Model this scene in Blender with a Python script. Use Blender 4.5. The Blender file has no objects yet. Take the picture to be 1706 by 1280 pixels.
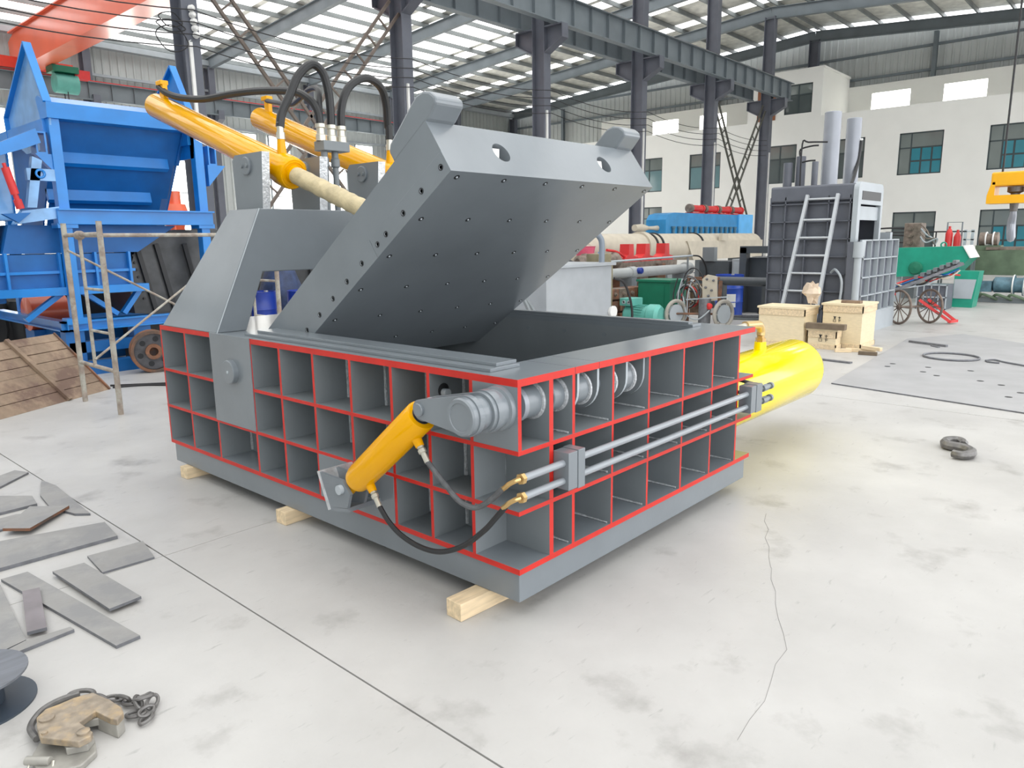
import bpy, bmesh, math, random
from mathutils import Vector, Matrix
random.seed(7)
SC = bpy.context.scene
COL = SC.collection
PI = math.pi

# ------------------------------------------------------------------ camera, world, exposure
cam_d = bpy.data.cameras.new('camera')
cam = bpy.data.objects.new('camera', cam_d)
COL.objects.link(cam)
YAW, PIT, ROL = 0.7305, 0.1940, -0.0124
fw = Vector((math.cos(YAW) * math.cos(PIT), math.sin(YAW) * math.cos(PIT), -math.sin(PIT)))
rt = fw.cross(Vector((0, 0, 1))).normalized()
up = rt.cross(fw)
rt2 = rt * math.cos(ROL) + up * math.sin(ROL)
up2 = up * math.cos(ROL) - rt * math.sin(ROL)
cam.matrix_world = Matrix(((rt2.x, up2.x, -fw.x, -2.2134), (rt2.y, up2.y, -fw.y, -1.9523), (rt2.z, up2.z, -fw.z, 1.65), (0, 0, 0, 1)))
cam_d.sensor_width = 36.0
cam_d.lens = 1223.73 * 36 / 1706
cam_d.clip_end = 300
SC.camera = cam

wd = bpy.data.worlds.new('overcast_sky')
SC.world = wd
wd.use_nodes = True
bg = wd.node_tree.nodes['Background']
bg.inputs[0].default_value = (0.97, 0.98, 1.0, 1)
bg.inputs[1].default_value = 3.0
SKYLIGHT = 2.3
WINDOW_GLOW = 5.0
SC.view_settings.view_transform = 'Standard'
SC.view_settings.look = 'None'
SC.view_settings.gamma = 1
SC.view_settings.use_curve_mapping = False
SC.view_settings.exposure = 0.02
SC.cycles.max_bounces = 6
SC.cycles.diffuse_bounces = 3
SC.cycles.adaptive_threshold = 0.02
SC.cycles.glossy_bounces = 3

# ------------------------------------------------------------------ materials
MATS = {}
def mat(name, col, rough=0.5, metal=0.0, vary=0.08, scale=4.0, bump=0.0, bscale=60.0, col2=None, mixlo=0.45, mixhi=0.6, coat=0.0, emit=0.0, stretch=None, spec=0.5):
    """procedural paint / metal / wood: base colour varied by noise, optional second colour in patches, fine bump"""
    if name in MATS: return MATS[name]
    m = bpy.data.materials.new(name); MATS[name] = m
    m.use_nodes = True
    nt = m.node_tree; N = nt.nodes; L = nt.links
    b = N['Principled BSDF']
    b.inputs['Roughness'].default_value = rough
    b.inputs['Metallic'].default_value = metal
    b.inputs['Specular IOR Level'].default_value = spec
    if coat: b.inputs['Coat Weight'].default_value = coat; b.inputs['Coat Roughness'].default_value = 0.12
    tc = N.new('ShaderNodeTexCoord')
    src = tc.outputs['Object']
    if stretch:
        mp = N.new('ShaderNodeMapping'); mp.inputs['Scale'].default_value = stretch
        L.new(src, mp.inputs['Vector']); src = mp.outputs['Vector']
    nz = N.new('ShaderNodeTexNoise'); nz.inputs['Scale'].default_value = scale; nz.inputs['Detail'].default_value = 5
    L.new(src, nz.inputs['Vector'])
    rp = N.new('ShaderNodeValToRGB')
    c = Vector(col)
    rp.color_ramp.elements[0].position = 0.3; rp.color_ramp.elements[1].position = 0.7
    rp.color_ramp.elements[0].color = (*(c * (1 - vary)), 1)
    rp.color_ramp.elements[1].color = (*[min(1, v * (1 + vary)) for v in c], 1)
    L.new(nz.outputs['Fac'], rp.inputs['Fac'])
    out = rp.outputs['Color']
    if col2:
        n2 = N.new('ShaderNodeTexNoise'); n2.inputs['Scale'].default_value = scale * 0.55; n2.inputs['Detail'].default_value = 9; n2.inputs['Roughness'].default_value = 0.65
        L.new(src, n2.inputs['Vector'])
        r2 = N.new('ShaderNodeValToRGB'); r2.color_ramp.elements[0].position = mixlo; r2.color_ramp.elements[1].position = mixhi
        L.new(n2.outputs['Fac'], r2.inputs['Fac'])
        mx = N.new('ShaderNodeMix'); mx.data_type = 'RGBA'
        L.new(r2.outputs['Color'], mx.inputs['Factor']); L.new(out, mx.inputs['A']); mx.inputs['B'].default_value = (*col2, 1)
        out = mx.outputs['Result']
    L.new(out, b.inputs['Base Color'])
    if bump:
        n3 = N.new('ShaderNodeTexNoise'); n3.inputs['Scale'].default_value = bscale; n3.inputs['Detail'].default_value = 4
        L.new(src, n3.inputs['Vector'])
        bp = N.new('ShaderNodeBump'); bp.inputs['Strength'].default_value = bump; bp.inputs['Distance'].default_value = 0.01
        L.new(n3.outputs['Fac'], bp.inputs['Height']); L.new(bp.outputs['Normal'], b.inputs['Normal'])
    if emit:
        b.inputs['Emission Color'].default_value = (*col, 1); b.inputs['Emission Strength'].default_value = emit
    return m

GREY = mat('grey_enamel', (0.178, 0.202, 0.222), 0.28, vary=0.07, scale=3, bump=0.03, bscale=35, coat=0.3)
GREYD = mat('grey_enamel_matt', (0.19, 0.212, 0.225), 0.42, vary=0.06, scale=3, bump=0.05, bscale=50)
GREYL = mat('light_grey_enamel', (0.40, 0.44, 0.47), 0.4, vary=0.06, scale=3)
RED = mat('red_edge_paint', (0.55, 0.018, 0.010), 0.45, vary=0.1, scale=8)
YEL = mat('yellow_enamel', (0.80, 0.385, 0.0), 0.09, vary=0.04, scale=3, spec=0.28)
YELB = mat('bright_yellow_enamel', (0.93, 0.74, 0.0), 0.1, vary=0.04, scale=3, spec=0.4)
WELD = mat('weld_bead', (0.5, 0.52, 0.54), 0.35, 0.1, vary=0.25, scale=60, bump=0.8, bscale=120)
BLUE = mat('blue_enamel', (0.008, 0.21, 0.62), 0.3, vary=0.12, scale=3, coat=0.2)
BLUED = mat('blue_enamel_dull', (0.006, 0.12, 0.38), 0.45, vary=0.15, scale=3)
RUBBER = mat('black_rubber', (0.018, 0.019, 0.021), 0.45, vary=0.1)
HOSEG = mat('grey_hose', (0.09, 0.095, 0.10), 0.4, vary=0.3, scale=30)
BRASS = mat('brass_fitting', (0.62, 0.42, 0.18), 0.3, 0.8, vary=0.1)
ZINC = mat('zinc_fitting', (0.62, 0.60, 0.52), 0.3, 0.6, vary=0.08)
WRAP = mat('cream_wrap', (0.55, 0.46, 0.28), 0.55, vary=0.15, scale=14, bump=0.6, bscale=30)
ALU = mat('bare_bright_metal', (0.62, 0.64, 0.66), 0.35, 0.5, vary=0.2, scale=20, bump=0.5, bscale=60)
DARKHOLE = mat('dark_bolt_steel', (0.03, 0.032, 0.036), 0.4, 0.3)
STEEL = mat('column_grey_paint', (0.12, 0.13, 0.16), 0.5, vary=0.12, scale=1.5)
STEELB = mat('beam_green_grey_paint', (0.17, 0.20, 0.22), 0.5, vary=0.1, scale=1.5)
PURLIN = mat('galvanised_purlin', (0.22, 0.24, 0.24), 0.5, 0.0, vary=0.15, scale=2)
CLAD = mat('wall_cladding', (0.52, 0.55, 0.54), 0.55, vary=0.06, scale=1.0)
WHITEW = mat('white_plaster', (0.90, 0.90, 0.86), 0.7, vary=0.02, scale=1.0)
FOIL = mat('silver_foil_roof', (0.78, 0.77, 0.71), 0.4, 0.15, vary=0.2, scale=2.5, bump=0.8, bscale=6)
RUST = mat('rust_brown', (0.22, 0.10, 0.055), 0.7, vary=0.3, scale=8, col2=(0.10, 0.07, 0.055), bump=0.3)
RUSTP = mat('rusty_tube', (0.30, 0.25, 0.21), 0.65, vary=0.25, scale=12, col2=(0.42, 0.41, 0.36), bump=0.2)
ORANGE = mat('orange_crane_paint', (0.80, 0.13, 0.05), 0.3, vary=0.06, scale=1, coat=0.3)
REDP = mat('red_machine_paint', (0.60, 0.03, 0.03), 0.4, vary=0.12)
GREEN = mat('green_machine_paint', (0.015, 0.30, 0.20), 0.4, vary=0.1)
GREEND = mat('dark_green_paint', (0.008, 0.16, 0.09), 0.45, vary=0.1)
AQUA = mat('aqua_motor_paint', (0.12, 0.42, 0.36), 0.4, vary=0.1)
OLIVE = mat('olive_machine_paint', (0.11, 0.16, 0.10), 0.55, vary=0.2)
WOOD = mat('pine_wood', (0.72, 0.57, 0.37), 0.65, vary=0.18, scale=5, stretch=(1, 9, 9), bump=0.2, bscale=30)
PLY = mat('crate_plywood', (0.76, 0.64, 0.43), 0.6, vary=0.06, scale=6, stretch=(2, 2, 8))
OLDWOOD = mat('old_dirty_planks', (0.27, 0.195, 0.135), 0.75, vary=0.25, scale=5, col2=(0.15, 0.095, 0.07), bump=0.4, bscale=25)
DKWOOD = mat('dark_beam_wood', (0.16, 0.12, 0.08), 0.7, vary=0.25, scale=6)
PLATE = mat('mill_steel_plate', (0.29, 0.285, 0.275), 0.55, 0.0, vary=0.14, scale=6, col2=(0.235, 0.235, 0.235), spec=0.35, bump=0.06)
PLATE2 = mat('mill_steel_plate_violet', (0.20, 0.18, 0.19), 0.55, 0.0, vary=0.18, scale=7)
CUT = mat('cut_plate_edge', (0.16, 0.165, 0.18), 0.5, 0.2, vary=0.2, scale=20)
PLATEF = mat('pale_steel_plate', (0.36, 0.36, 0.365), 0.5, 0.0, vary=0.10, scale=2)
CHAIN = mat('chain_steel', (0.17, 0.165, 0.16), 0.45, 0.5, vary=0.25, scale=25)
CLAMP = mat('worn_clamp_steel', (0.30, 0.25, 0.19), 0.5, 0.2, vary=0.25, scale=26, col2=(0.46, 0.33, 0.18), mixlo=0.48, mixhi=0.7, bump=0.2)
CLAMPG = mat('worn_clamp_grey', (0.34, 0.33, 0.30), 0.5, 0.3, vary=0.2, scale=14)
SPOOL = mat('spool_dark_plastic', (0.045, 0.06, 0.08), 0.4, vary=0.15)
SPOOLT = mat('spool_grey_flange', (0.13, 0.14, 0.16), 0.45, vary=0.2, scale=4, stretch=(1, 12, 1))
BEIGE = mat('beige_tank_paint', (0.52, 0.47, 0.38), 0.55, vary=0.08)
PINK = mat('pink_plastic', (0.75, 0.12, 0.20), 0.4)
DRUM = mat('navy_drum_paint', (0.016, 0.045, 0.30), 0.35, vary=0.15)
WHITE = mat('white_paint', (0.78, 0.78, 0.76), 0.4, vary=0.04)
FRAMEW = mat('dark_window_frame', (0.05, 0.07, 0.075), 0.4)
CABLE = mat('black_cable', (0.02, 0.02, 0.022), 0.6)
BLACKINK = mat('black_stencil_ink', (0.015, 0.015, 0.015), 0.7)
HOOKY = mat('hook_block_yellow', (0.85, 0.42, 0.01), 0.35, vary=0.05)
CHROME = mat('grey_cylinder_steel', (0.30, 0.32, 0.36), 0.35, 0.2, vary=0.05)
LADDER = mat('ladder_aluminium', (0.50, 0.53, 0.56), 0.4, 0.2, vary=0.1)
SKYM = None

def glass_mat(name, col, rough=0.08):
    m = bpy.data.materials.new(name); m.use_nodes = True; MATS[name] = m
    b = m.node_tree.nodes['Principled BSDF']
    nz = m.node_tree.nodes.new('ShaderNodeTexNoise'); nz.inputs['Scale'].default_value = 0.7
    rp = m.node_tree.nodes.new('ShaderNodeValToRGB')
    rp.color_ramp.elements[0].color = (*[c * 0.7 for c in col], 1); rp.color_ramp.elements[1].color = (*[min(1, c * 1.35) for c in col], 1)
    tc = m.node_tree.nodes.new('ShaderNodeTexCoord')
    m.node_tree.links.new(tc.outputs['Object'], nz.inputs['Vector']); m.node_tree.links.new(nz.outputs['Fac'], rp.inputs['Fac'])
    m.node_tree.links.new(rp.outputs['Color'], b.inputs['Base Color'])
    b.inputs['Roughness'].default_value = rough
    return m
GLASST = glass_mat('teal_window_glass', (0.05, 0.24, 0.30))
GLASSP = glass_mat('pale_teal_window_glass', (0.16, 0.27, 0.29))
GLASSD = glass_mat('dark_window_glass', (0.10, 0.12, 0.12))
GLASSG = glass_mat('grey_window_glass', (0.20, 0.23, 0.22))

def emit_mat(name, col, strength, dirt=0.0):
    """daylit translucent sheet / pane: emits daylight, streaked by dirt that lowers its transmission"""
    m = bpy.data.materials.new(name); m.use_nodes = True; MATS[name] = m
    nt = m.node_tree; b = nt.nodes['Principled BSDF']
    b.inputs['Base Color'].default_value = (0.6, 0.6, 0.6, 1); b.inputs['Roughness'].default_value = 0.5
    b.inputs['Emission Color'].default_value = (*col, 1)
    b.inputs['Emission Strength'].default_value = strength
    if dirt:
        tc = nt.nodes.new('ShaderNodeTexCoord'); mp = nt.nodes.new('ShaderNodeMapping'); mp.inputs['Scale'].default_value = (1.2, 0.35, 1)
        nz = nt.nodes.new('ShaderNodeTexNoise'); nz.inputs['Scale'].default_value = 1.6; nz.inputs['Detail'].default_value = 8; nz.inputs['Roughness'].default_value = 0.7
        rp = nt.nodes.new('ShaderNodeValToRGB'); rp.color_ramp.elements[0].position = 0.28; rp.color_ramp.elements[1].position = 0.44
        k = 1 - dirt
        rp.color_ramp.elements[0].color = (col[0] * k, col[1] * k, col[2] * k, 1); rp.color_ramp.elements[1].color = (*col, 1)
        nt.links.new(tc.outputs['Object'], mp.inputs['Vector']); nt.links.new(mp.outputs['Vector'], nz.inputs['Vector'])
        nt.links.new(nz.outputs['Fac'], rp.inputs['Fac']); nt.links.new(rp.outputs['Color'], b.inputs['Emission Color'])
    return m
SKYL = emit_mat('daylit_roof_sheet', (1.0, 1.0, 0.99), SKYLIGHT, 0.6)
WINB = emit_mat('daylit_window', (1.0, 0.99, 0.93), WINDOW_GLOW)

def floor_mat():
    m = bpy.data.materials.new('polished_concrete'); m.use_nodes = True
    nt = m.node_tree; N = nt.nodes; L = nt.links; b = N['Principled BSDF']
    tc = N.new('ShaderNodeTexCoord')
    def noise(scale, detail, lo, hi, c0, c1, st=None):
        s = tc.outputs['Object']
        if st:
            mp = N.new('ShaderNodeMapping'); mp.inputs['Scale'].default_value = st; mp.inputs['Rotation'].default_value = (0, 0, 0.5)
            L.new(s, mp.inputs['Vector']); s = mp.outputs['Vector']
        n = N.new('ShaderNodeTexNoise'); n.inputs['Scale'].default_value = scale; n.inputs['Detail'].default_value = detail; n.inputs['Roughness'].default_value = 0.6
        L.new(s, n.inputs['Vector'])
        r = N.new('ShaderNodeValToRGB'); r.color_ramp.elements[0].position = lo; r.color_ramp.elements[1].position = hi
        r.color_ramp.elements[0].color = (*c0, 1); r.color_ramp.elements[1].color = (*c1, 1)
        L.new(n.outputs['Fac'], r.inputs['Fac']); return r.outputs['Color'], n
    a, n1 = noise(0.9, 8, 0.3, 0.7, (0.41, 0.402, 0.388), (0.525, 0.517, 0.50))
    s, n2 = noise(2.2, 10, 0.30, 0.43, (0.62, 0.61, 0.60), (1, 1, 1))
    t, n3 = noise(7, 10, 0.27, 0.37, (0.6, 0.6, 0.6), (1, 1, 1), (1, 4, 1))
    p, n4 = noise(38, 4, 0.22, 0.33, (0.75, 0.75, 0.75), (1, 1, 1))
    cur = a
    for o, f in ((s, 0.75), (t, 0.7), (p, 0.7)):
        mx = N.new('ShaderNodeMix'); mx.data_type = 'RGBA'; mx.blend_type = 'MULTIPLY'; mx.inputs['Factor'].default_value = f
        L.new(cur, mx.inputs['A']); L.new(o, mx.inputs['B']); cur = mx.outputs['Result']
    L.new(cur, b.inputs['Base Color'])
    r = N.new('ShaderNodeMapRange'); r.inputs['To Min'].default_value = 0.30; r.inputs['To Max'].default_value = 0.55
    L.new(n2.outputs['Fac'], r.inputs['Value']); L.new(r.outputs['Result'], b.inputs['Roughness'])
    b.inputs['Specular IOR Level'].default_value = 0.4
    bp = N.new('ShaderNodeBump'); bp.inputs['Strength'].default_value = 0.08; bp.inputs['Distance'].default_value = 0.01
    L.new(n4.outputs['Fac'], bp.inputs['Height']); L.new(bp.outputs['Normal'], b.inputs['Normal'])
    MATS['floor'] = m; return m
FLOOR = floor_mat()
JOINT = mat('dark_floor_joint', (0.09, 0.088, 0.085), 0.8, vary=0.2)

# ------------------------------------------------------------------ mesh helpers
class MB:
    def __init__(s): s.v = []; s.f = []; s.m = []; s.sm = []
    def _add(s, vs, fs, m=0, smooth=False):
        o = len(s.v); s.v += [tuple(v) for v in vs]
        for f in fs:
            s.f.append(tuple(i + o for i in f)); s.m.append(m); s.sm.append(smooth)
        return s
    def box(s, x0, x1, y0, y1, z0, z1, m=0, fm=None):
        vs = [(x0, y0, z0), (x1, y0, z0), (x1, y1, z0), (x0, y1, z0), (x0, y0, z1), (x1, y0, z1), (x1, y1, z1), (x0, y1, z1)]
        fs = {'-z': (0, 3, 2, 1), '+z': (4, 5, 6, 7), '-y': (0, 1, 5, 4), '+x': (1, 2, 6, 5), '+y': (2, 3, 7, 6), '-x': (3, 0, 4, 7)}
        for k, f in fs.items():
            s._add(vs if False else [vs[i] for i in f], [(0, 1, 2, 3)], (fm or {}).get(k, m))
        return s
    def bar(s, p0, p1, w, h, m=0, upv=(0, 0, 1)):
        """rectangular bar from p0 to p1, width w sideways, height h along upv"""
        p0 = Vector(p0); p1 = Vector(p1); d = (p1 - p0).normalized()
        u = Vector(upv); sd = d.cross(u)
        if sd.length < 1e-4: sd = d.cross(Vector((0, 1, 0)))
        sd.normalize(); u = sd.cross(d).normalized()
        q = []
        for p in (p0, p1):
            for a, b in ((-1, -1), (1, -1), (1, 1), (-1, 1)): q.append(p + sd * (a * w / 2) + u * (b * h / 2))
        return s._add(q, [(0, 3, 2, 1), (4, 5, 6, 7), (0, 1, 5, 4), (1, 2, 6, 5), (2, 3, 7, 6), (3, 0, 4, 7)][:6], m)
    def prism(s, poly, ax, a, b, m=0, mside=None, mtop=None):
        """poly in the two other axes (x:(y,z), y:(x,z), z:(x,y)), extruded along ax from a to b"""
        def P(p, t): return (t, p[0], p[1]) if ax == 'x' else ((p[0], t, p[1]) if ax == 'y' else (p[0], p[1], t))
        n = len(poly)
        area = sum(poly[i][0] * poly[(i + 1) % n][1] - poly[(i + 1) % n][0] * poly[i][1] for i in range(n))
        if area < 0: poly = poly[::-1]
        vs = [P(p, a) for p in poly] + [P(p, b) for p in poly]
        flip = (ax == 'y') != (b < a)
        lo = tuple(range(n))[::-1]; hi = tuple(range(n, 2 * n))
        sd = [(i, (i + 1) % n, n + (i + 1) % n, n + i) for i in range(n)]
        if flip: lo = lo[::-1]; hi = hi[::-1]; sd = [f[::-1] for f in sd]
        s._add([vs[i] for i in lo], [tuple(range(n))], m)
        s._add([vs[i] for i in hi], [tuple(range(n))], m if mtop is None else mtop)
        for f in sd: s._add([vs[i] for i in f], [(0, 1, 2, 3)], m if mside is None else mside)
        return s
    def lathe(s, p0, d, prof, n=24, m=0, a0=0.0, a1=2 * PI, mseg=None, caps=True):
        """prof: list of (t along d, radius); closed by discs where radius > 0 at the ends"""
        p0 = Vector(p0); d = Vector(d).normalized()
        u = d.orthogonal().normalized(); w = d.cross(u)
        full = abs(a1 - a0 - 2 * PI) < 1e-6
        k = n if full else n + 1
        vs = []
        for t, r in prof:
            for i in range(k):
                a = a0 + (a1 - a0) * i / n
                vs.append(p0 + d * t + (u * math.cos(a) + w * math.sin(a)) * r)
        o = len(s.v); s.v += [tuple(v) for v in vs]
        for j in range(len(prof) - 1):
            mm = m if mseg is None else mseg[j]
            for i in range(n):
                i2 = (i + 1) % k if full else i + 1
                s.f.append((o + j * k + i, o + j * k + i2, o + (j + 1) * k + i2, o + (j + 1) * k + i)); s.m.append(mm); s.sm.append(True)
        if full and caps:
            if prof[0][1] > 1e-6: s.f.append(tuple(o + i for i in range(k))[::-1]); s.m.append(m if mseg is None else mseg[0]); s.sm.append(False)
            if prof[-1][1] > 1e-6: s.f.append(tuple(o + (len(prof) - 1) * k + i for i in range(k))); s.m.append(m if mseg is None else mseg[-1]); s.sm.append(False)
        return s
    def cyl(s, p0, p1, r, r1=None, n=20, m=0):
        p0 = Vector(p0); p1 = Vector(p1); l = (p1 - p0).length
        return s.lathe(p0, p1 - p0, [(0, r), (l, r if r1 is None else r1)], n, m)
    def tube(s, path, r, n=10, m=0, closed=False):
        P = [Vector(p) for p in path]; N = len(P)
        o = len(s.v); prev = None
        for i, p in enumerate(P):
            if closed: t = (P[(i + 1) % N] - P[i - 1]).normalized()
            else: t = (P[min(i + 1, N - 1)] - P[max(i - 1, 0)]).normalized()
            if prev is None: u = t.orthogonal().normalized()
            else:
                u = prev - t * prev.dot(t)
                u = u.normalized() if u.length > 1e-6 else t.orthogonal().normalized()
            prev = u; w = t.cross(u)
            rr = r[i] if isinstance(r, (list, tuple)) else r
            for k in range(n):
                a = 2 * PI * k / n
                s.v.append(tuple(p + (u * math.cos(a) + w * math.sin(a)) * rr))
        for i in range(N if closed else N - 1):
            j = (i + 1) % N
            for k in range(n):
                k2 = (k + 1) % n
                s.f.append((o + i * n + k, o + i * n + k2, o + j * n + k2, o + j * n + k)); s.m.append(m); s.sm.append(True)
        if not closed:
            s.f.append(tuple(o + k for k in range(n))[::-1]); s.m.append(m); s.sm.append(False)
            s.f.append(tuple(o + (N - 1) * n + k for k in range(n))); s.m.append(m); s.sm.append(False)
        return s
    def torus(s, c, ax, R, r, n=32, k=8, m=0):
        ax = Vector(ax).normalized(); u = ax.orthogonal().normalized(); w = ax.cross(u); c = Vector(c)
        return s.tube([c + (u * math.cos(2 * PI * i / n) + w * math.sin(2 * PI * i / n)) * R for i in range(n)], r, k, m, True)
    def hbeam(s, p0, p1, w, h, tf=0.02, tw=0.012, upv=(0, 0, 1), m=0):
        p0 = Vector(p0); p1 = Vector(p1); d = (p1 - p0).normalized(); u = Vector(upv); sd = d.cross(u).normalized(); u = sd.cross(d)
        for sg in (-1, 1): s.bar(p0 + u * sg * (h - tf) / 2, p1 + u * sg * (h - tf) / 2, w, tf, m, upv)
        return s.bar(p0, p1, tw, h - 2 * tf, m, upv)
    def xf(s, M):
        s.v = [tuple(M @ Vector(v)) for v in s.v]; return s
    def build(s, name, mats, parent=None, local=False, bevel=0.0):
        if not isinstance(mats, (list, tuple)): mats = [mats]
        vs = s.v
        if parent is not None and not local:
            Mi = wmat(parent).inverted(); vs = [tuple(Mi @ Vector(v)) for v in vs]
        me = bpy.data.meshes.new(name)
        me.from_pydata(vs, [], s.f)
        for k in mats: me.materials.append(k)
        me.polygons.foreach_set('material_index', [min(i, len(mats) - 1) for i in s.m])
        me.polygons.foreach_set('use_smooth', s.sm)
        me.update()
        if any(s.sm):
            try: me.set_sharp_from_angle(angle=math.radians(35))
            except Exception: pass
        o = bpy.data.objects.new(name, me); COL.objects.link(o)
        if parent is not None: o.parent = parent
        if bevel:
            bm = bmesh.new(); bm.from_mesh(me); bmesh.ops.remove_doubles(bm, verts=bm.verts, dist=1e-5)
            bm.to_mesh(me); bm.free()
            md = o.modifiers.new('edge', 'BEVEL'); md.width = bevel; md.segments = 2; md.limit_method = 'ANGLE'; md.angle_limit = 0.6
        return o

def wmat(o):
    M = o.matrix_basis.copy()
    return (wmat(o.parent) @ M) if o.parent else M
def tag(o, label, cat, group=None, kind=None):
    o['label'] = label; o['category'] = cat
    if group: o['group'] = group
    if kind: o['kind'] = kind
    return o
def thing(name, label, cat, loc=(0, 0, 0), rz=0.0, group=None, kind=None):
    o = bpy.data.objects.new(name, None); COL.objects.link(o)
    o.empty_display_size = 0.2; o.location = loc; o.rotation_euler = (0, 0, rz)
    o.matrix_basis = Matrix.Translation(loc) @ Matrix.Rotation(rz, 4, 'Z')
    return tag(o, label, cat, group, kind)
def copy_tree(o, parent=None):
    c = o.copy(); COL.objects.link(c); c.parent = parent
    for ch in list(o.children): copy_tree(ch, c)
    return c
def inst(o, parent, M):
    """a further piece that shares o's mesh data, moved by M (in the parent's space)"""
    c = o.copy(); COL.objects.link(c); c.parent = parent; c.matrix_basis = M @ o.matrix_basis
    return c
def arc(c, r, a0, a1, n=8):
    return [(c[0] + r * math.cos(a0 + (a1 - a0) * i / n), c[1] + r * math.sin(a0 + (a1 - a0) * i / n)) for i in range(n + 1)]
def spline(pts, k=6):
    P = [Vector(p) for p in pts]; out = []
    for i in range(len(P) - 1):
        p0 = P[max(i - 1, 0)]; p1 = P[i]; p2 = P[i + 1]; p3 = P[min(i + 2, len(P) - 1)]
        for j in range(k):
            t = j / k
            out.append(0.5 * ((2 * p1) + (p2 - p0) * t + (2 * p0 - 5 * p1 + 4 * p2 - p3) * t * t + (3 * p1 - p0 - 3 * p2 + p3) * t ** 3))
    out.append(P[-1]); return out
def cut(o, cutter_mb):
    """carve real holes with a throw-away cutter mesh"""
    c = cutter_mb.build('cutter', [DARKHOLE], o.parent)
    md = o.modifiers.new('cut', 'BOOLEAN'); md.object = c; md.operation = 'DIFFERENCE'; md.solver = 'EXACT'
    bpy.context.view_layer.update()
    dg = bpy.context.evaluated_depsgraph_get()
    me = bpy.data.meshes.new_from_object(o.evaluated_get(dg))
    o.modifiers.remove(md); o.data = me
    bpy.data.objects.remove(c)

# ================================================================== the setting
# ---- floor: cast concrete slabs with open joints over a dark sub-base
fl = MB().box(-45, 70, -60, 60, -0.3, -0.03).build('floor', [JOINT])
tag(fl, 'pale polished concrete workshop floor with dark slab joints', 'floor', kind='structure')
XJ = [-13.31 + 6.3 * k for k in range(10)]; YJ = [-10.07 + 6.0 * k for k in range(9)]
for i in range(len(XJ) - 1):
    for j in range(len(YJ) - 1):
        g = 0.004
        MB().box(XJ[i] + g, XJ[i + 1] - g, YJ[j] + g * 0.6, YJ[j + 1] - g * 0.6, -0.2, 0.0).build('concrete_slab', [FLOOR], fl)
yard = MB().box(-45, 70, -60, -10.08, -0.25, -0.02).box(-45, -13.32, -10.08, 60, -0.25, -0.02).build('yard_apron', [FLOOR], fl)
def crack(pts, w):
    mb = MB()
    for a, b in zip(pts, pts[1:]):
        a = Vector((*a, 0.0006)); b = Vector((*b, 0.0006)); mb.bar(a, b, w, 0.001)
    mb.build('floor_crack', [mat('faint_crack', (0.22, 0.215, 0.21), 0.8)], fl)
def wig(a, b, n, amp):
    a = Vector(a); b = Vector(b); d = (b - a); s = Vector((-d.y, d.x)).normalized()
    return [tuple(a + d * (k / n) + s * random.uniform(-amp, amp) * (0 if k in (0, n) else 1)) for k in range(n + 1)]
crack(wig((1.95, -0.28), (1.25, -0.60), 6, 0.02) + wig((1.24, -0.61), (0.55, -0.96), 6, 0.015), 0.0016)
crack(wig((0.55, -0.96), (-0.1, -1.05), 5, 0.02), 0.001)

# ---- frame grid
FX = [-12.2 + 6.0 * k for k in range(10)]          # 5.8, 11.8 ... 41.8
YR, YW, YN = 14.5, 37.1, -8.1                       # ridge row, far wall row, near row
def zraft(y): return 12.25 - 0.075 * abs(y - YR)    # underside of the rafters

# ---- walls
def corrugated(axis, const, a, b, zf, pitch=0.36, depth=0.045):
    """trapezoid-profiled sheet along axis from a to b; zf(t) -> (z0, z1)"""
    mb = MB(); t = a; pts = []
    while t < b:
        for dt, dd in ((0, 0), (pitch * 0.62, 0), (pitch * 0.70, depth), (pitch * 0.92, depth)):
            if t + dt <= b: pts.append((t + dt, dd))
        t += pitch
    for (t0, d0), (t1, d1) in zip(pts, pts[1:]):
        q = []
        for tt, dd, k in ((t0, d0, 0), (t1, d1, 0), (t1, d1, 1), (t0, d0, 1)):
            z = zf(tt)[k]
            q.append((tt, const - dd, z) if axis == 'x' else (const - dd, tt, z))
        mb._add(q, [(0, 1, 2, 3)])
    return mb
wl = corrugated('x', 37.5, -12, 42.4, lambda t: (0.0, 11.4)).build('wall_left', [CLAD])
tag(wl, 'pale grey ribbed sheet metal wall behind the blue machine', 'wall', kind='structure')
we = corrugated('y', 42.45, -8.4, 37.5, lambda t: (0.0 if t > 28.9 else 7.0, 12.9 - 0.075 * abs(t - YR))).build('wall_end', [CLAD])
tag(we, 'ribbed sheet metal gable wall above the white offices', 'wall', kind='structure')
wn = corrugated('x', -8.4, -12, 42.4, lambda t: (8.6, 11.3)).build('wall_near', [CLAD])
tag(wn, 'ribbed sheet metal upper wall over the open side of the hall', 'wall', kind='structure')
wb = corrugated('y', -13.0, -8.4, 37.5, lambda t: (0.0, 12.9 - 0.075 * abs(t - YR))).build('wall_light_block', [CLAD])  # unseen wall, added to shut off light from the hall's rear end
tag(wb, 'unseen ribbed sheet metal wall added to block light behind the photographer', 'wall', kind='structure')
for z in (7.75, 9.55):
    MB().box(-12, 42.2, 37.2, 37.36, z - 0.06, z + 0.06).build('wall_girt', [GREYL], wl)
for z in (10.0, 11.2):
    MB().box(42.2, 42.34, -8, 37.2, z - 0.06, z + 0.06).build('wall_girt', [STEELB], we)
for y in (32.5, 26.5, 20.5, 8.5, 2.5, -3.5):
    MB().hbeam((42.15, y, 0.0 if y > 29 else 8.6), (42.15, y, zraft(y)), 0.2, 0.22, upv=(1, 0, 0)).build('gable_post', [STEELB], we)
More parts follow.
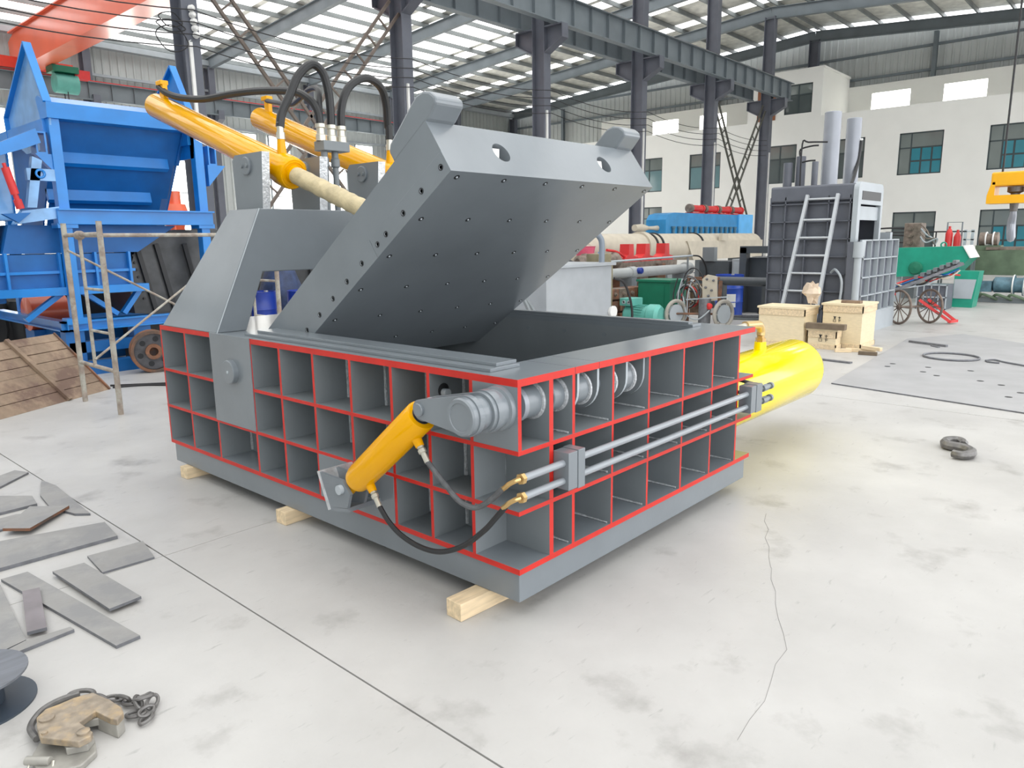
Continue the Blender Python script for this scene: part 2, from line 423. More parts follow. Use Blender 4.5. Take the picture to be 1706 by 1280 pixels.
# far wall windows, daylight behind them
wi = 0
for k in range(3, 9):
    for dx in (1.3, 3.4):
        x0 = FX[k] + dx
        wi += 1
        w = thing('window_%d' % wi, 'tall bright daylit window in the ribbed wall, number %s from the corner by the orange crane' % ['one', 'two', 'three', 'four', 'five', 'six', 'seven', 'eight', 'nine', 'ten', 'eleven', 'twelve'][wi - 1], 'window', (x0 + 0.65, 37.4, 1.0), kind='structure')
        MB().box(x0, x0 + 1.3, 37.36, 37.40, 1.0, 7.6).build('pane', [WINB], w)
        f = MB()
        for xx in (x0 - 0.05, x0 + 1.3): f.box(xx, xx + 0.05, 37.30, 37.42, 0.95, 7.65)
        for zz in (0.95, 2.6, 4.25, 5.9, 7.6): f.box(x0, x0 + 1.3, 37.32, 37.42, zz, zz + 0.05)
        f.build('window_frame', [GREYL], w)

# ---- white two-storey office block inside the hall
def wall_x(X, th, Y0, Y1, Z0, Z1, holes):
    """wall facing -X with rectangular openings holes = [(y0, y1, z0, z1)]"""
    mb = MB(); ys = sorted({Y0, Y1, *[h[0] for h in holes], *[h[1] for h in holes]}); zs = sorted({Z0, Z1, *[h[2] for h in holes], *[h[3] for h in holes]})
    for a, b in zip(ys, ys[1:]):
        run = None
        for c, d in zip(zs, zs[1:]):
            solid = not any(h[0] <= a and b <= h[1] and h[2] <= c and d <= h[3] for h in holes)
            if solid: run = (run[0] if run else c, d)
            if (not solid or d == zs[-1]) and run: mb.box(X, X + th, a, b, run[0], run[1]); run = None
    return mb
up = [(3.1, 5.0, 4.5, 6.45), (6.83, 8.73, 4.5, 6.45), (10.3, 12.1, 4.5, 6.45), (13.7, 15.5, 4.45, 6.42), (18.0, 19.95, 4.4, 6.38), (21.75, 23.6, 4.4, 6.38)]
lo = [(3.1, 5.05, 0.7, 2.74), (6.85, 8.75, 0.7, 2.74), (21.7, 23.6, 1.6, 3.5)]
rm = [(13.05, 14.5, 7.95, 9.42)]
wo = wall_x(38.0, 0.25, -8, 29, 0, 7.72, up + lo).build('wall_right', [WHITEW])
tag(wo, 'white plastered two-storey office wall with dark windows', 'wall', kind='structure')
MB().box(38.25, 42.2, -8, 29, 7.35, 7.5).build('roof_slab', [WHITEW], wo)
MB().box(38.25, 42.2, 28.8, 29, 0, 7.35).build('side_wall', [WHITEW], wo)
bw = [(2.4, 4.3), (6.0, 7.9), (9.45, 11.35), (19.7, 21.5), (23.0, 24.9)]
ws = wall_x(42.0, 0.2, -8, 29, 7.5, 9.6, [(a, b, 8.12, 9.15) for a, b in bw]).build('wall_setback', [WHITEW])
tag(ws, 'cream setback wall with bright strip windows above the office parapet', 'wall', kind='structure')
for i, (a, b) in enumerate(bw):
    w = thing('window_%d' % (13 + i), ['bright strip window nearest the yellow hook side of the setback wall', 'bright strip window above the grey upright press, second along', 'bright strip window beside the projecting white upper room', 'bright strip window behind the ladder-like cross brace', 'bright strip window above the raised lid edge'][i], 'window', (42.1, (a + b) / 2, 8.12), kind='structure')
    pts = arc((a + 0.16, 8.28), 0.16, PI, 1.5 * PI, 4) + arc((b - 0.16, 8.28), 0.16, 1.5 * PI, 2 * PI, 4) + arc((b - 0.16, 8.99), 0.16, 0, PI / 2, 4) + arc((a + 0.16, 8.99), 0.16, PI / 2, PI, 4)
    MB().prism(pts, 'x', 42.06, 42.10).build('pane', [WINB], w)
    MB().box(42.1, 42.14, a, b, 8.12, 9.15).build('window_frame', [WHITEW], w)
ro = wall_x(38.0, 0.2, 12.55, 16.5, 7.72, 10.05, rm).build('upper_room', [WHITEW])
tag(ro, 'projecting white upper room with one dark window', 'room', kind='structure')
MB().box(38.2, 42.0, 12.55, 12.75, 7.5, 10.05).box(38.2, 42.0, 16.3, 16.5, 7.5, 10.05).build('side_wall', [WHITEW], ro)
MB().box(38.0, 42.0, 12.5, 16.5, 10.05, 10.15).build('roof_slab', [WHITEW], ro)
def office_window(n, y0, y1, z0, z1, label, glass, small):
    w = thing('window_%d' % n, label, 'window', (38.1, (y0 + y1) / 2, z0), kind='structure')
    f = MB(); t = 0.06
    for a, b, c, d in ((y0, y0 + t, z0, z1), (y1 - t, y1, z0, z1), (y0, y1, z0, z0 + t), (y0, y1, z1 - t, z1)): f.box(38.06, 38.14, a, b, c, d)
    zt = z0 + (z1 - z0) * 0.64; ym = y0 + (y1 - y0) * (0.72 if small else 0.5)
    f.box(38.06, 38.14, y0, y1, zt - t / 2, zt + t / 2); f.box(38.065, 38.135, ym - t / 2, ym + t / 2, z0, z1)
    f.build('window_frame', [FRAMEW], w)
    cells = [(y0, ym, zt, z1, GLASSG), (ym, y1, zt, z1, GLASSG), (ym, y1, z0, zt, GLASSG if small else glass)]
    if small:
        for a in range(3):
            for c in range(2):
                ya = y0 + (ym - y0) * a / 3; za = z0 + (zt - z0) * c / 2
                cells.append((ya + (0.02 if a else 0), y0 + (ym - y0) * (a + 1) / 3 - 0.02, za + (0.02 if c else 0), z0 + (zt - z0) * (c + 1) / 2 - 0.02, glass))
        g = MB().box(38.085, 38.10, y0 + t, ym, z0 + t, zt).build('sash_backing', [FRAMEW], w)
    else: cells.append((y0, ym, z0, zt, glass))
    for a, b, c, d, gm in cells: MB().box(38.07 if small else 38.09, 38.10 if not small else 38.084, a + 0.02, b - 0.02, c + 0.02, d - 0.02).build('pane', [gm], w)
L_up = ['office window of the upper row beside the yellow hook block', 'upper office window with six teal panes left of the hook block', 'dark upper office window behind the tall press cylinders', 'dark upper office window split by the steel column', 'upper office window beside the ladder-like cross brace', 'upper office window beside the raised lid corner']
for i, h in enumerate(up): office_window(18 + i, *h, L_up[i], GLASST if i in (0, 1) else (GLASSP if i in (4, 5) else GLASSD), i in (0, 1))
L_lo = ['ground floor office window behind the yellow crane hook', 'ground floor office window behind the red gas bottles', 'small ground floor office window under the raised lid corner']
for i, h in enumerate(lo): office_window(24 + i, *h, L_lo[i], (GLASST, GLASSD, GLASSP)[i], i == 0)
office_window(27, *rm[0], 'dark window of the projecting white upper room', GLASSD, False)
d1 = thing('door_1', 'brown wooden door of the upper room behind the last crane column', 'door', (38, 15.4, 7.75), kind='structure')
MB().box(37.95, 38.0, 14.95, 15.95, 7.75, 9.6).build('door_leaf', [mat('brown_door', (0.28, 0.10, 0.04), 0.5)], d1)
MB().box(37.93, 37.95, 15.05, 15.09, 8.6, 8.75).build('door_handle', [ZINC], d1)

# ---- steel columns of the crane row and the far wall
ORD = ['zeroth', 'first', 'second', 'third', 'fourth', 'fifth', 'sixth', 'seventh', 'eighth', 'ninth']
def column(x, y, label, corbels, white_pipe=False):
    c = thing('steel_column', label, 'column', (x, y, 0), group='steel columns of the hall', kind='structure')
    w, d = 0.34, 0.52; zt = zraft(y) + 0.1
    MB().box(x - w / 2, x + w / 2, y - d / 2, y - d / 2 + 0.03, 0, zt).build('flange', [STEEL], c)
    MB().box(x - w / 2, x + w / 2, y + d / 2 - 0.03, y + d / 2, 0, zt).build('flange', [STEEL], c)
    MB().box(x - 0.012, x + 0.012, y - d / 2 + 0.03, y + d / 2 - 0.03, 0, zt).build('web', [STEEL], c)
    MB().box(x - 0.3, x + 0.3, y - 0.42, y + 0.42, 0, 0.04).build('base_plate', [STEEL], c)
    for sg in corbels:
        ya, yb = y + sg * d / 2, y + sg * (d / 2 + 0.72)
        mb = MB().prism([(ya, 7.65), (ya, 8.40), (yb, 8.40), (yb, 8.02)], 'x', x - 0.012, x + 0.012)
        mb.box(x - 0.16, x + 0.16, min(ya, yb), max(ya, yb), 8.40, 8.44)
        mb.prism([(ya, 7.62), (ya, 7.66), (yb, 8.04), (yb, 8.0)], 'x', x - 0.16, x + 0.16)
        mb.box(x - 0.16, x + 0.16, yb - 0.015, yb + 0.015, 8.0, 8.4)
        mb.build('corbel', [STEEL], c)
    if white_pipe:
        MB().box(x - 0.10, x - 0.03, y - d / 2 - 0.06, y - d / 2, 0.3, 5.85).build('cable_duct', [WHITE], c)
    return c
CL = ['steel crane column with number six, beside the orange crane girder', 'steel crane column rising behind the left lid hook', 'steel crane column rising behind the middle of the raised lid', 'steel crane column beside the right lid hook', 'steel crane column between two ladder-like cross brace feet and the blue tank', 'last steel crane column in front of the white upper room']
cols = []
for k in range(3, 9):
    cols.append(column(FX[k], YR, CL[k - 3], (-1, 1), True))
column(FX[9], YR, 'steel gable column at the end of the crane row', ())
column(FX[2], YR, 'steel crane column just out of view before column six', (-1, 1))
WLb = ['far wall column nearest the orange crane girder end', 'far wall column left of the looped black hoses', 'far wall column behind the middle hoses', 'far wall column right of the hoses', 'far wall column above the left part of the lid', 'far wall corner column by the gable']
for k in range(4, 10): column(FX[k], YW - 0.1, WLb[k - 4], (-1,))
# number six and insulator string on the first column
x6 = FX[3]
six = MB()
six.torus((x6 - 0.06, YR - 0.262, 5.78), (0, 1, 0), 0.042, 0.010, 20, 6)
six.tube(spline([(x6 - 0.03, YR - 0.262, 5.90), (x6 - 0.075, YR - 0.262, 5.87), (x6 - 0.102, YR - 0.262, 5.81), (x6 - 0.102, YR - 0.262, 5.77)], 5), 0.010, 6)
six.build('painted_number', [WHITE], cols[0])
for i in range(5):
    z = 6.52 - i * 0.13
    MB().lathe((x6 + 0.0 + 0.015 * i, YR - 0.26, z), (0, -1, 0), [(0, 0.05), (0.05, 0.07), (0.09, 0.04), (0.13, 0.06), (0.16, 0.03)], 10).build('insulator', [WHITE], cols[0])
lp = MB()
for i, (r, dz) in enumerate(((0.3, 0), (0.24, 0.12), (0.33, -0.25))):
    lp.tube([(x6 - 0.45 + r * math.cos(a), YR - 0.3 + 0.05 * math.sin(3 * a), 6.1 + dz + r * (0.35 + 0.2 * i) * math.sin(a)) for a in [2 * PI * j / 22 for j in range(22)]], 0.012, 6, closed=True)
lp.build('cable_loop', [CABLE], cols[0])

# ---- crane runway beams
def runway(y, x0, x1, z0, z1, label, rail):
    b = thing('runway_beam', label, 'beam', ((x0 + x1) / 2, y, z0), group='crane runway beams', kind='structure')
    MB().box(x0, x1, y - 0.17, y + 0.17, z1 - 0.03, z1).build('top_flange', [STEELB], b)
    MB().box(x0, x1, y - 0.13, y + 0.13, z0, z0 + 0.03).build('bottom_flange', [STEELB], b)
    MB().box(x0, x1, y - 0.01, y + 0.01, z0 + 0.03, z1 - 0.03).build('web', [STEELB], b)
    MB().box(x0, x1, y - 0.04, y + 0.04, z1, z1 + 0.07).build('crane_rail', [rail], b)
    s0 = None; x = x0 + 0.5
    while x < x1:
        if s0 is None: s0 = MB().box(x - 0.008, x + 0.008, y - 0.12, y + 0.12, z0 + 0.03, z1 - 0.03).build('stiffener', [STEELB], b); xs = x
        else: inst(s0, b, Matrix.Translation((x - xs, 0, 0)))
        x += 1.0
    return b
runway(YR - 0.72, -3, 37.0, 8.44, 9.28, 'near crane runway beam with stiffeners and rust brown rail', RUST)
runway(YR + 0.72, -3, 35.6, 8.44, 9.28, 'crane runway beam on the far side of the column row', RUST)
runway(YW - 0.95, -3, 41.5, 8.2, 8.98, 'crane runway beam along the ribbed wall with a red rail', REDP)

# ---- ladder-like cross braces in two bays of the crane row
def brace(xa, za, xb, zb, label, m):
    b = thing('cross_brace', label, 'brace', ((xa + xb) / 2, YR, min(za, zb)), group='laced cross braces', kind='structure')
    d = Vector((xb - xa, 0, zb - za)).normalized(); n = Vector((-d.z, 0, d.x)) * 0.2
    A = Vector((xa, YR, za)); B = Vector((xb, YR, zb))
    for sg in (-1, 1): MB().bar(A + n * sg, B + n * sg, 0.07, 0.07, upv=(0, 1, 0)).build('chord', [m], b)
    N = int((B - A).length / 0.62)
    for i in range(1, N):
        p = A + (B - A) * (i / N); MB().bar(p - n, p + n, 0.04, 0.04, upv=(0, 1, 0)).build('lacing', [m], b)
    return b
BR1 = mat('brown_brace_paint', (0.15, 0.12, 0.10), 0.6, vary=0.2); BR2 = mat('olive_brace_paint', (0.09, 0.09, 0.075), 0.6)
brace(5.98, 7.8, 11.6, 1.0, 'laced brace sloping down behind the looped black hoses', BR1)
brace(11.6, 7.8, 5.98, 1.0, 'rust brown laced brace sloping up to the column behind the lid hook', BR1)
brace(30.05, 8.0, 35.5, 0.4, 'ladder-like brace sloping away from the column by the blue tank', BR2)
brace(35.5, 8.0, 30.05, 0.4, 'ladder-like brace sloping up to the last crane column', BR2)

# ---- roof: rafters, purlins, translucent sheets and foil-backed sheets
ce = MB().box(-12.2, 42.4, YR - 0.15, YR + 0.15, 13.0, 13.06).build('ceiling', [STEEL])
tag(ce, 'shallow pitched steel roof with bright translucent sheets and dark purlins', 'ceiling', kind='structure')
for x in FX:
    for s in (-1, 1):
        ye = YW if s > 0 else YN
        p0 = Vector((x, YR, zraft(YR) + 0.27)); p1 = Vector((x, ye, zraft(ye) + 0.27))
        MB().hbeam(p0, p1, 0.24, 0.54).build('rafter', [STEELB], ce)
for s in (-1, 1):
    for k in range(16):
        y = YR + s * (0.35 + 1.49 * k)
        if y < YN - 0.2 or y > YW + 0.4: continue
        z = zraft(y) + 0.54
        MB().box(-12.2, 42.3, y - 0.035, y + 0.035, z, z + 0.2).build('purlin', [PURLIN], ce)
def sheet(x0, x1, s, name, m):
    ye = YW + 0.5 if s > 0 else YN - 0.4
    za, zb = zraft(YR) + 0.75, zraft(ye) + 0.75
    mb = MB(); q = [(x0, YR, za), (x1, YR, za), (x1, ye, zb), (x0, ye, zb)]
    mb._add(q, [(0, 1, 2, 3) if s < 0 else (3, 2, 1, 0)])
    mb._add([(a, b, c + 0.03) for a, b, c in q], [(3, 2, 1, 0) if s < 0 else (0, 1, 2, 3)])
    return mb.build(name, [m], ce)
for k in range(9):
    x0 = FX[k]; x1 = x0 + 6.0
    for s in (-1, 1):
        wide = (k < 7) if s > 0 else (k < 5)
        if wide:
            sheet(x0 + 0.0, x0 + 0.25, s, 'foil_sheet', FOIL)
            sheet(x0 + 0.25, x0 + 4.5, s, 'skylight_sheet', SKYL)
            sheet(x0 + 4.5, x0 + 4.8, s, 'foil_sheet', FOIL)
            sheet(x0 + 4.8, x0 + 5.75, s, 'skylight_sheet', SKYL)
            sheet(x0 + 5.75, x1, s, 'foil_sheet', FOIL)
        else:
            if k == 8: sheet(x0, x1, s, 'foil_sheet', FOIL); continue
            sheet(x0, x0 + 1.6, s, 'foil_sheet', FOIL); sheet(x0 + 1.6, x0 + 2.6, s, 'skylight_sheet', SKYL); sheet(x0 + 2.6, x0 + 4.95, s, 'foil_sheet', FOIL)
            sheet(x0 + 4.95, x0 + 5.75, s, 'skylight_sheet', SKYL)
            sheet(x0 + 5.75, x1, s, 'foil_sheet', FOIL)
# eaves gutter along the far wall
MB().box(-12, 42.3, 36.9, 37.3, 10.75, 11.0).build('eaves_beam', [GREYL], ce)

# ---- overhead wires between insulators on the crane row
for i in range(4):
    z = 5.75 + 0.24 * i
    pts = []
    for k in range(1, 8):
        xa, xb = FX[k] + 0.0, FX[k + 1]
        for j in range(8):
            t = j / 8; pts.append((xa + (xb - xa) * t, YR - 0.42, z - 0.22 * 4 * t * (1 - t)))
    tag(MB().tube(pts, 0.012, 5).build('overhead_wire', [CABLE]), ['lowest', 'second lowest', 'third lowest', 'topmost'][i] + ' of the four thin black wires strung along the columns', 'wire', 'overhead wires')

# ================================================================== the baling press in the middle
W, Lm, ZB, Z1, Z2, S2, S1, ZT = 2.30, 3.39, 0.085, 0.225, 0.2516, 0.505, 0.771, 1.0864
DX, DY, XR, YB = 0.22, 0.265, 2.07, 3.15
bp = thing('baling_press', 'large grey scrap baling press with red-edged ribs and raised lid on timber blocks', 'machine', (W / 2, Lm / 2, ZB))
TP = 0.032
MB().box(0.017, W - 0.03, 0.017, Lm - 0.017, ZB, Z1).build('base', [GREY], bp, bevel=0.004)
RE = {'-x': 1, '-y': 1, '+x': 1, '+y': 1}
MB().box(0, W, 0, Lm, Z1, Z2, 0, RE).build('bottom_plate', [GREY, RED], bp)
# chamber
MB().box(DX, 0.25, DY, YB, Z2, ZT - TP).build('chamber_wall', [GREYD], bp)
MB().box(0.25, 2.035, DY, 0.295, Z2, ZT - TP).build('chamber_wall', [GREYD], bp)
MB().box(2.035, XR, DY, YB, Z2, ZT - TP).build('chamber_wall', [GREYD], bp)
MB().box(0.25, 2.035, YB - 0.03, YB, Z2, ZT - TP).build('chamber_wall', [GREYD], bp)
MB().box(0.25, 2.035, 0.295, YB - 0.03, Z2, Z2 + 0.03).build('chamber_floor', [GREYD], bp)
# shelves (horizontal stiffening plates)
for zc in (S1, S2):
    a, b = zc - 0.010, zc + 0.010
    MB().box(-0.0015, DX, -0.0015, Lm, a, b, 0, {'-x': 1, '-y': 1, '+y': 1}).build('shelf_plate', [GREYD, RED], bp)
    MB().box(DX, W, -0.0015, DY, a, b, 0, {'-y': 1, '+x': 1}).build('shelf_plate', [GREYD, RED], bp)
    MB().box(XR, W, DY, Lm, a, b, 0, {'+x': 1, '+y': 1}).build('shelf_plate', [GREYD, RED], bp)
    MB().box(DX, XR, YB, Lm, a, b, 0, {'+y': 1}).build('shelf_plate', [GREYD, RED], bp)
# ribs
LY = [3.38, 3.013, 2.633, 2.143, 1.824, 1.486, 1.15, 0.82, 0.55, 0.272]
for i, y in enumerate(LY):
    h = 0.010 if i else 0.010
    MB().box(0, DX, y - h, y + h, Z2, ZT - TP, 0, {'-x': 1}).build('side_rib', [GREYD, RED], bp)
    MB().tube([(DX - 0.004, y - h - 0.004, Z2 + 0.01 + 0.05 * k) for k in range(16)], [0.007 + 0.004 * random.random() for k in range(16)], 6).build('weld_bead', [WELD], bp)
    MB().box(XR, W, y - h, y + h, Z2, ZT - TP, 0, {'+x': 1}).build('side_rib', [GREYD, RED], bp)
FXR = [(0.22, 0.014), (0.382, 0.010), (0.698, 0.008), (1.028, 0.008), (1.385, 0.008), (1.733, 0.008), (2.080, 0.010)]
for x, h in FXR:
    MB().box(x - h, x + h, 0, DY, Z2, ZT - TP, 0, {'-y': 1}).build('front_rib', [GREYD, RED], bp)
for x in (0.40, 0.9, 1.4, 1.9):
    MB().box(x - 0.01, x + 0.01, YB, Lm, Z2, ZT - TP, 0, {'+y': 1}).build('rear_rib', [GREYD, RED], bp)
for zz in (Z2, S2 + 0.01, S1 + 0.01):
    for (xa, ha), (xb, hb) in zip(FXR, FXR[1:]):
        n = max(4, int((xb - xa) / 0.04))
        MB().tube([(xb - hb - 0.004, 0.02 + (DY - 0.04) * k / 8, zz + 0.004) for k in range(9)], [0.004 + 0.003 * random.random() for k in range(9)], 5).build('weld_bead', [WELD], bp)
# closed corner plate of the top row, carrying the locking shaft
MB().box(0.0, 0.022, 0.0, 0.262, S1 + 0.01, ZT - TP, 0, {'-y': 1}).build('corner_plate', [GREY, RED], bp)
# top ring
MB().box(0, 0.25, 0.295, Lm, ZT - TP, ZT, 0, {'-x': 1, '+y': 1}).build('top_plate', [GREY, RED], bp)
for a, b in ((0, 0.392), (0.395, 0.578), (0.581, W)):
    MB().box(a, b, 0, 0.295, ZT - TP, ZT, 0, {'-y': 1, '-x': 1 if a == 0 else 0, '+x': 1}).build('top_plate', [GREY, RED], bp)
MB().box(2.035, W, 0.295, Lm, ZT - TP, ZT, 0, {'+x': 1, '+y': 1}).build('top_plate', [GREY, RED], bp)
MB().box(0.25, 2.035, 2.45, Lm, ZT - TP, ZT, 0, {'+y': 1}).build('top_plate', [GREY, RED], bp)
MB().box(0.055, 0.25, 0.205, 2.30, ZT, ZT + 0.016).build('wear_strip', [GREY], bp, bevel=0.002)
MB().box(0.115, 0.25, 0.225, 2.25, ZT + 0.016, ZT + 0.032).build('wear_strip', [GREY], bp, bevel=0.002)
MB().box(2.035, 2.15, 0.30, 2.30, ZT, ZT + 0.018).build('wear_strip', [GREY], bp, bevel=0.002)
MB().box(2.035, 2.09, 0.33, 2.30, ZT + 0.018, ZT + 0.032).build('wear_strip', [GREY], bp, bevel=0.002)
for y in (0.62, 0.98, 1.33, 1.68):
    MB().lathe((2.038, y, 0.99), (-1, 0, 0), [(0, 0.016), (0.006, 0.016)], 12).build('wall_bolt', [GREY], bp)
# side plate with locating pin
pl = MB().box(-0.006, 0.03, 2.143, 2.642, S2 + 0.005, ZT + 0.002).build('side_plate', [GREY], bp, bevel=0.002)
MB().lathe((-0.006, 2.37, 0.862), (-1, 0, 0), [(0, 0.075), (0.03, 0.075), (0.034, 0.07)], 28).build('pin_cap', [GREY], pl)
MB().lathe((-0.036, 2.37, 0.862), (-1, 0, 0), [(0, 0.012), (0.008, 0.009)], 10).build('pin_bolt', [GREYL], pl)
# cylinder mounting plate, bottom row
mp_ = MB().box(-0.004, 0.03, 0.83, 1.478, Z2 - 0.002, S2 - 0.008).build('mounting_plate', [GREY], bp, bevel=0.002)

sl = MB().lathe((0.085, 0.5385, 0.962), (0, -1, 0), [(0, 0.034), (0.002, 0.034)], 18).build('rib_hole', [DARKHOLE], bp)
MB().lathe((0.085, 0.537, 0.952), (0, -1, 0), [(0, 0.02), (0.03, 0.02)], 12).build('hole_pin', [GREYL], sl)
# ---- gantry over the rear of the chamber
GP = [(0.0, ZT), (0.21, ZT), (0.358, 1.462), (1.932, 1.462), (2.08, ZT), (2.29, ZT), (1.93, 1.872), (0.36, 1.872)]
yr = lambda z: 3.34 - (z - ZT) / (1.872 - ZT) * 0.40
g = MB(); n = len(GP)
F = [(x, 2.554, z) for x, z in GP]; B = [(x, yr(z), z) for x, z in GP]
g._add(F, [tuple(range(n))]); g._add(B, [tuple(range(n))[::-1]])
for i in range(n):
    j = (i + 1) % n; g._add([F[j], F[i], B[i], B[j]], [(0, 1, 2, 3)])
ga = g.build('gantry', [GREY], bp, bevel=0.006)
MB().tube([(0.005 + 0.36 * t, 2.552, ZT + (1.872 - ZT) * t) for t in [k / 20 for k in range(21)]], 0.004, 5).build('weld_bead', [GREYL], ga)
# hinge brackets for the two lid cylinders
for i, (a, b) in enumerate(((0.42, 0.475), (0.86, 0.925), (1.37, 1.435), (1.815, 1.87))):
    poly = [(2.60, 1.872), (2.945, 1.872), (2.955, 2.20), (2.92, 2.235), (2.565, 2.235)]
    br = MB().prism(poly, 'x', a, b, 0, mside=1).build('hinge_bracket', [GREY, ALU], bp)
    MB().lathe((a, 2.765, 2.155), (-1, 0, 0), [(0, 0.06), (0.012, 0.06), (0.016, 0.055)], 20).build('pin_cap', [GREY], br)
    for dy in (-0.03, 0.03):
        MB().lathe((a - 0.016, 2.765 + dy, 2.155), (-1, 0, 0), [(0, 0.013), (0.012, 0.013)], 6).build('cap_bolt', [GREYD], br)
# lid cylinders
ax = Vector((0, 2.03, 0.695)).normalized()
def lid_cyl(x):
    P0 = Vector((x, 2.60, 2.105)); Ln = 2.146
    c = MB().lathe(P0, ax, [(0.0, 0.062), (0.0, 0.098), (0.012, 0.108), (0.05, 0.112), (0.13, 0.112), (0.135, 0.10), (Ln - 0.03, 0.10), (Ln, 0.085), (Ln + 0.005, 0.0)], 36).build('lid_cylinder', [YEL], bp)
    MB().torus(P0 + ax * 0.001, ax, 0.082, 0.006, 32, 6).build('gland_ring', [YEL], c)
    MB().cyl((x - 0.20, 2.765, 2.155), (x + 0.20, 2.765, 2.155), 0.055).build('trunnion', [YEL], c)
    rl = 1.14
    pth = [P0 - ax * (rl * k / 24 - 0.06) for k in range(25)]
    MB().tube(pth, [0.058 if k < 4 else 0.056 + 0.006 * random.random() for k in range(25)], 16, 0).build('wrapped_rod', [WRAP], c)
    MB().lathe(P0 - ax * 0.035, ax, [(0, 0.060), (0.07, 0.066)], 20).build('rod_seal', [YEL], c)
    nrm = Vector((0, -ax.z, ax.y))
    q = P0 + ax * (Ln - 0.16) + nrm * 0.09
    MB().box(q.x - 0.02, q.x + 0.02, q.y - 0.035, q.y + 0.035, q.z - 0.02, q.z + 0.11).box(q.x - 0.035, q.x + 0.03, q.y - 0.035, q.y + 0.06, q.z + 0.10, q.z + 0.135).build('rear_port', [YEL], c, bevel=0.004)
    q = P0 + ax * 0.17 + nrm * 0.09
    MB().cyl(q, q + Vector((0, 0, 0.10)), 0.034, 0.026).build('front_port', [YEL], c)
    MB().lathe(q + Vector((0, 0, 0.10)), (0, 0, 1), [(0, 0.03), (0.045, 0.03), (0.047, 0.024), (0.11, 0.024)], 12).build('hose_fitting', [ZINC], c)
    return q
q1 = lid_cyl(0.67); q2 = lid_cyl(1.62)
# manifold between the brackets
mf = MB().box(0.925, 1.145, 2.60, 2.72, 2.285, 2.352).build('manifold_block', [GREYD], bp, bevel=0.004)
for x in (0.965, 1.055):
    MB().lathe((x, 2.66, 1.872), (0, 0, 1), [(0, 0.022), (0.30, 0.022), (0.31, 0.032), (0.36, 0.032), (0.37, 0.024), (0.413, 0.024)], 14).build('riser_pipe', [GREYD], mf)
for x in (0.945, 1.035, 1.12):
    MB().lathe((x, 2.66, 2.352), (0, 0, 1), [(0, 0.036), (0.04, 0.036), (0.045, 0.028), (0.085, 0.028), (0.09, 0.036), (0.115, 0.036)], 12).build('hose_fitting', [ZINC], mf)
def hose(pts, r, m, name='hydraulic_hose', k=6): return MB().tube(spline(pts, k), r, 10).build(name, [m], bp)
hose([(0.66, 4.50, 2.93), (0.665, 4.40, 2.87), (0.69, 4.21, 2.81), (0.737, 3.90, 2.765), (0.794, 3.54, 2.765), (0.847, 3.20, 2.747), (0.896, 2.88, 2.703), (0.918, 2.735, 2.64), (0.935, 2.67, 2.56), (0.943, 2.66, 2.49), (0.945, 2.66, 2.44)], 0.027, RUBBER)
hose([tuple(q1 + Vector((0, 0, 0.18))), tuple(q1 + Vector((0.02, 0, 0.27))), (0.745, 2.71, 2.632), (0.815, 2.69, 2.776), (0.915, 2.675, 2.858), (0.988, 2.66, 2.817), (1.028, 2.66, 2.702), (1.038, 2.66, 2.583), (1.035, 2.66, 2.45)], 0.029, RUBBER)
hose([(1.12, 2.66, 2.44), (1.131, 2.656, 2.594), (1.184, 2.652, 2.723), (1.274, 2.645, 2.80), (1.378, 2.638, 2.826), (1.50, 2.66, 2.782), (1.575, 2.70, 2.683), (1.615, 2.74, 2.533), tuple(q2 + Vector((0.0, 0, 0.27))), tuple(q2 + Vector((0, 0, 0.18)))], 0.029, RUBBER)
hose([(1.61, 4.45, 2.93), (1.47, 4.05, 2.845), (1.32, 3.60, 2.758), (1.203, 3.283, 2.749), (1.094, 2.991, 2.76), (1.02, 2.77, 2.72), (0.97, 2.69, 2.60), (0.95, 2.66, 2.45)], 0.020, RUBBER)

# ---- the lid, raised about 35 degrees
AL = math.radians(35.2)
LO = Vector((0, 0.618, 1.97)); Ls = Vector((0, math.cos(AL), -math.sin(AL))); Ln_ = Vector((0, math.sin(AL), math.cos(AL)))
def lp3(x, s, n): return Vector((x, 0, 0)) + LO + Ls * s + Ln_ * n
LM = Matrix(((1, 0, 0, 0), (0, Ls.y, Ln_.y, LO.y), (0, Ls.z, Ln_.z, LO.z), (0, 0, 0, 1)))   # (x, s, n) -> world
lid = MB().box(0.251, 2.035, 0.0, 1.95, 0.0, 0.295).xf(LM)
lid = lid.build('lid', [GREY], bp)
me = lid.data; bm = bmesh.new(); bm.from_mesh(me); bmesh.ops.remove_doubles(bm, verts=bm.verts, dist=1e-5); bmesh.ops.recalc_face_normals(bm, faces=bm.faces); bm.to_mesh(me); bm.free()
ck = MB()
for x in (0.69, 1.61): ck.lathe((x, -0.03, 0.147), (0, 1, 0), [(0, 0.058), (0.15, 0.058)], 24)
cut(lid, ck.xf(LM))
for x in (0.69, 1.61):
    MB()._add([(x - 0.05, 0.02, 0.19), (x + 0.03, 0.02, 0.19), (x - 0.03, 0.02, 0.10), (x - 0.05, 0.08, 0.19), (x + 0.03, 0.08, 0.19), (x - 0.03, 0.08, 0.10)], [(2, 1, 0), (3, 4, 5), (0, 1, 4, 3), (1, 2, 5, 4), (2, 0, 3, 5)]).xf(LM).build('lifting_eye', [WHITE], lid)
HK = [(0.30, 0.29), (0.30, 0.36), (0.27, 0.385), (0.03, 0.425), (-0.02, 0.43), (-0.065, 0.415), (-0.10, 0.38), (-0.115, 0.34), (-0.105, 0.31), (-0.02, 0.29)]
for a, b in ((0.252, 0.44), (1.845, 2.034)):
    MB().prism([(s, n_) for s, n_ in HK], 'x', a, b).xf(LM).build('lid_hook', [GREY], lid, bevel=0.012)
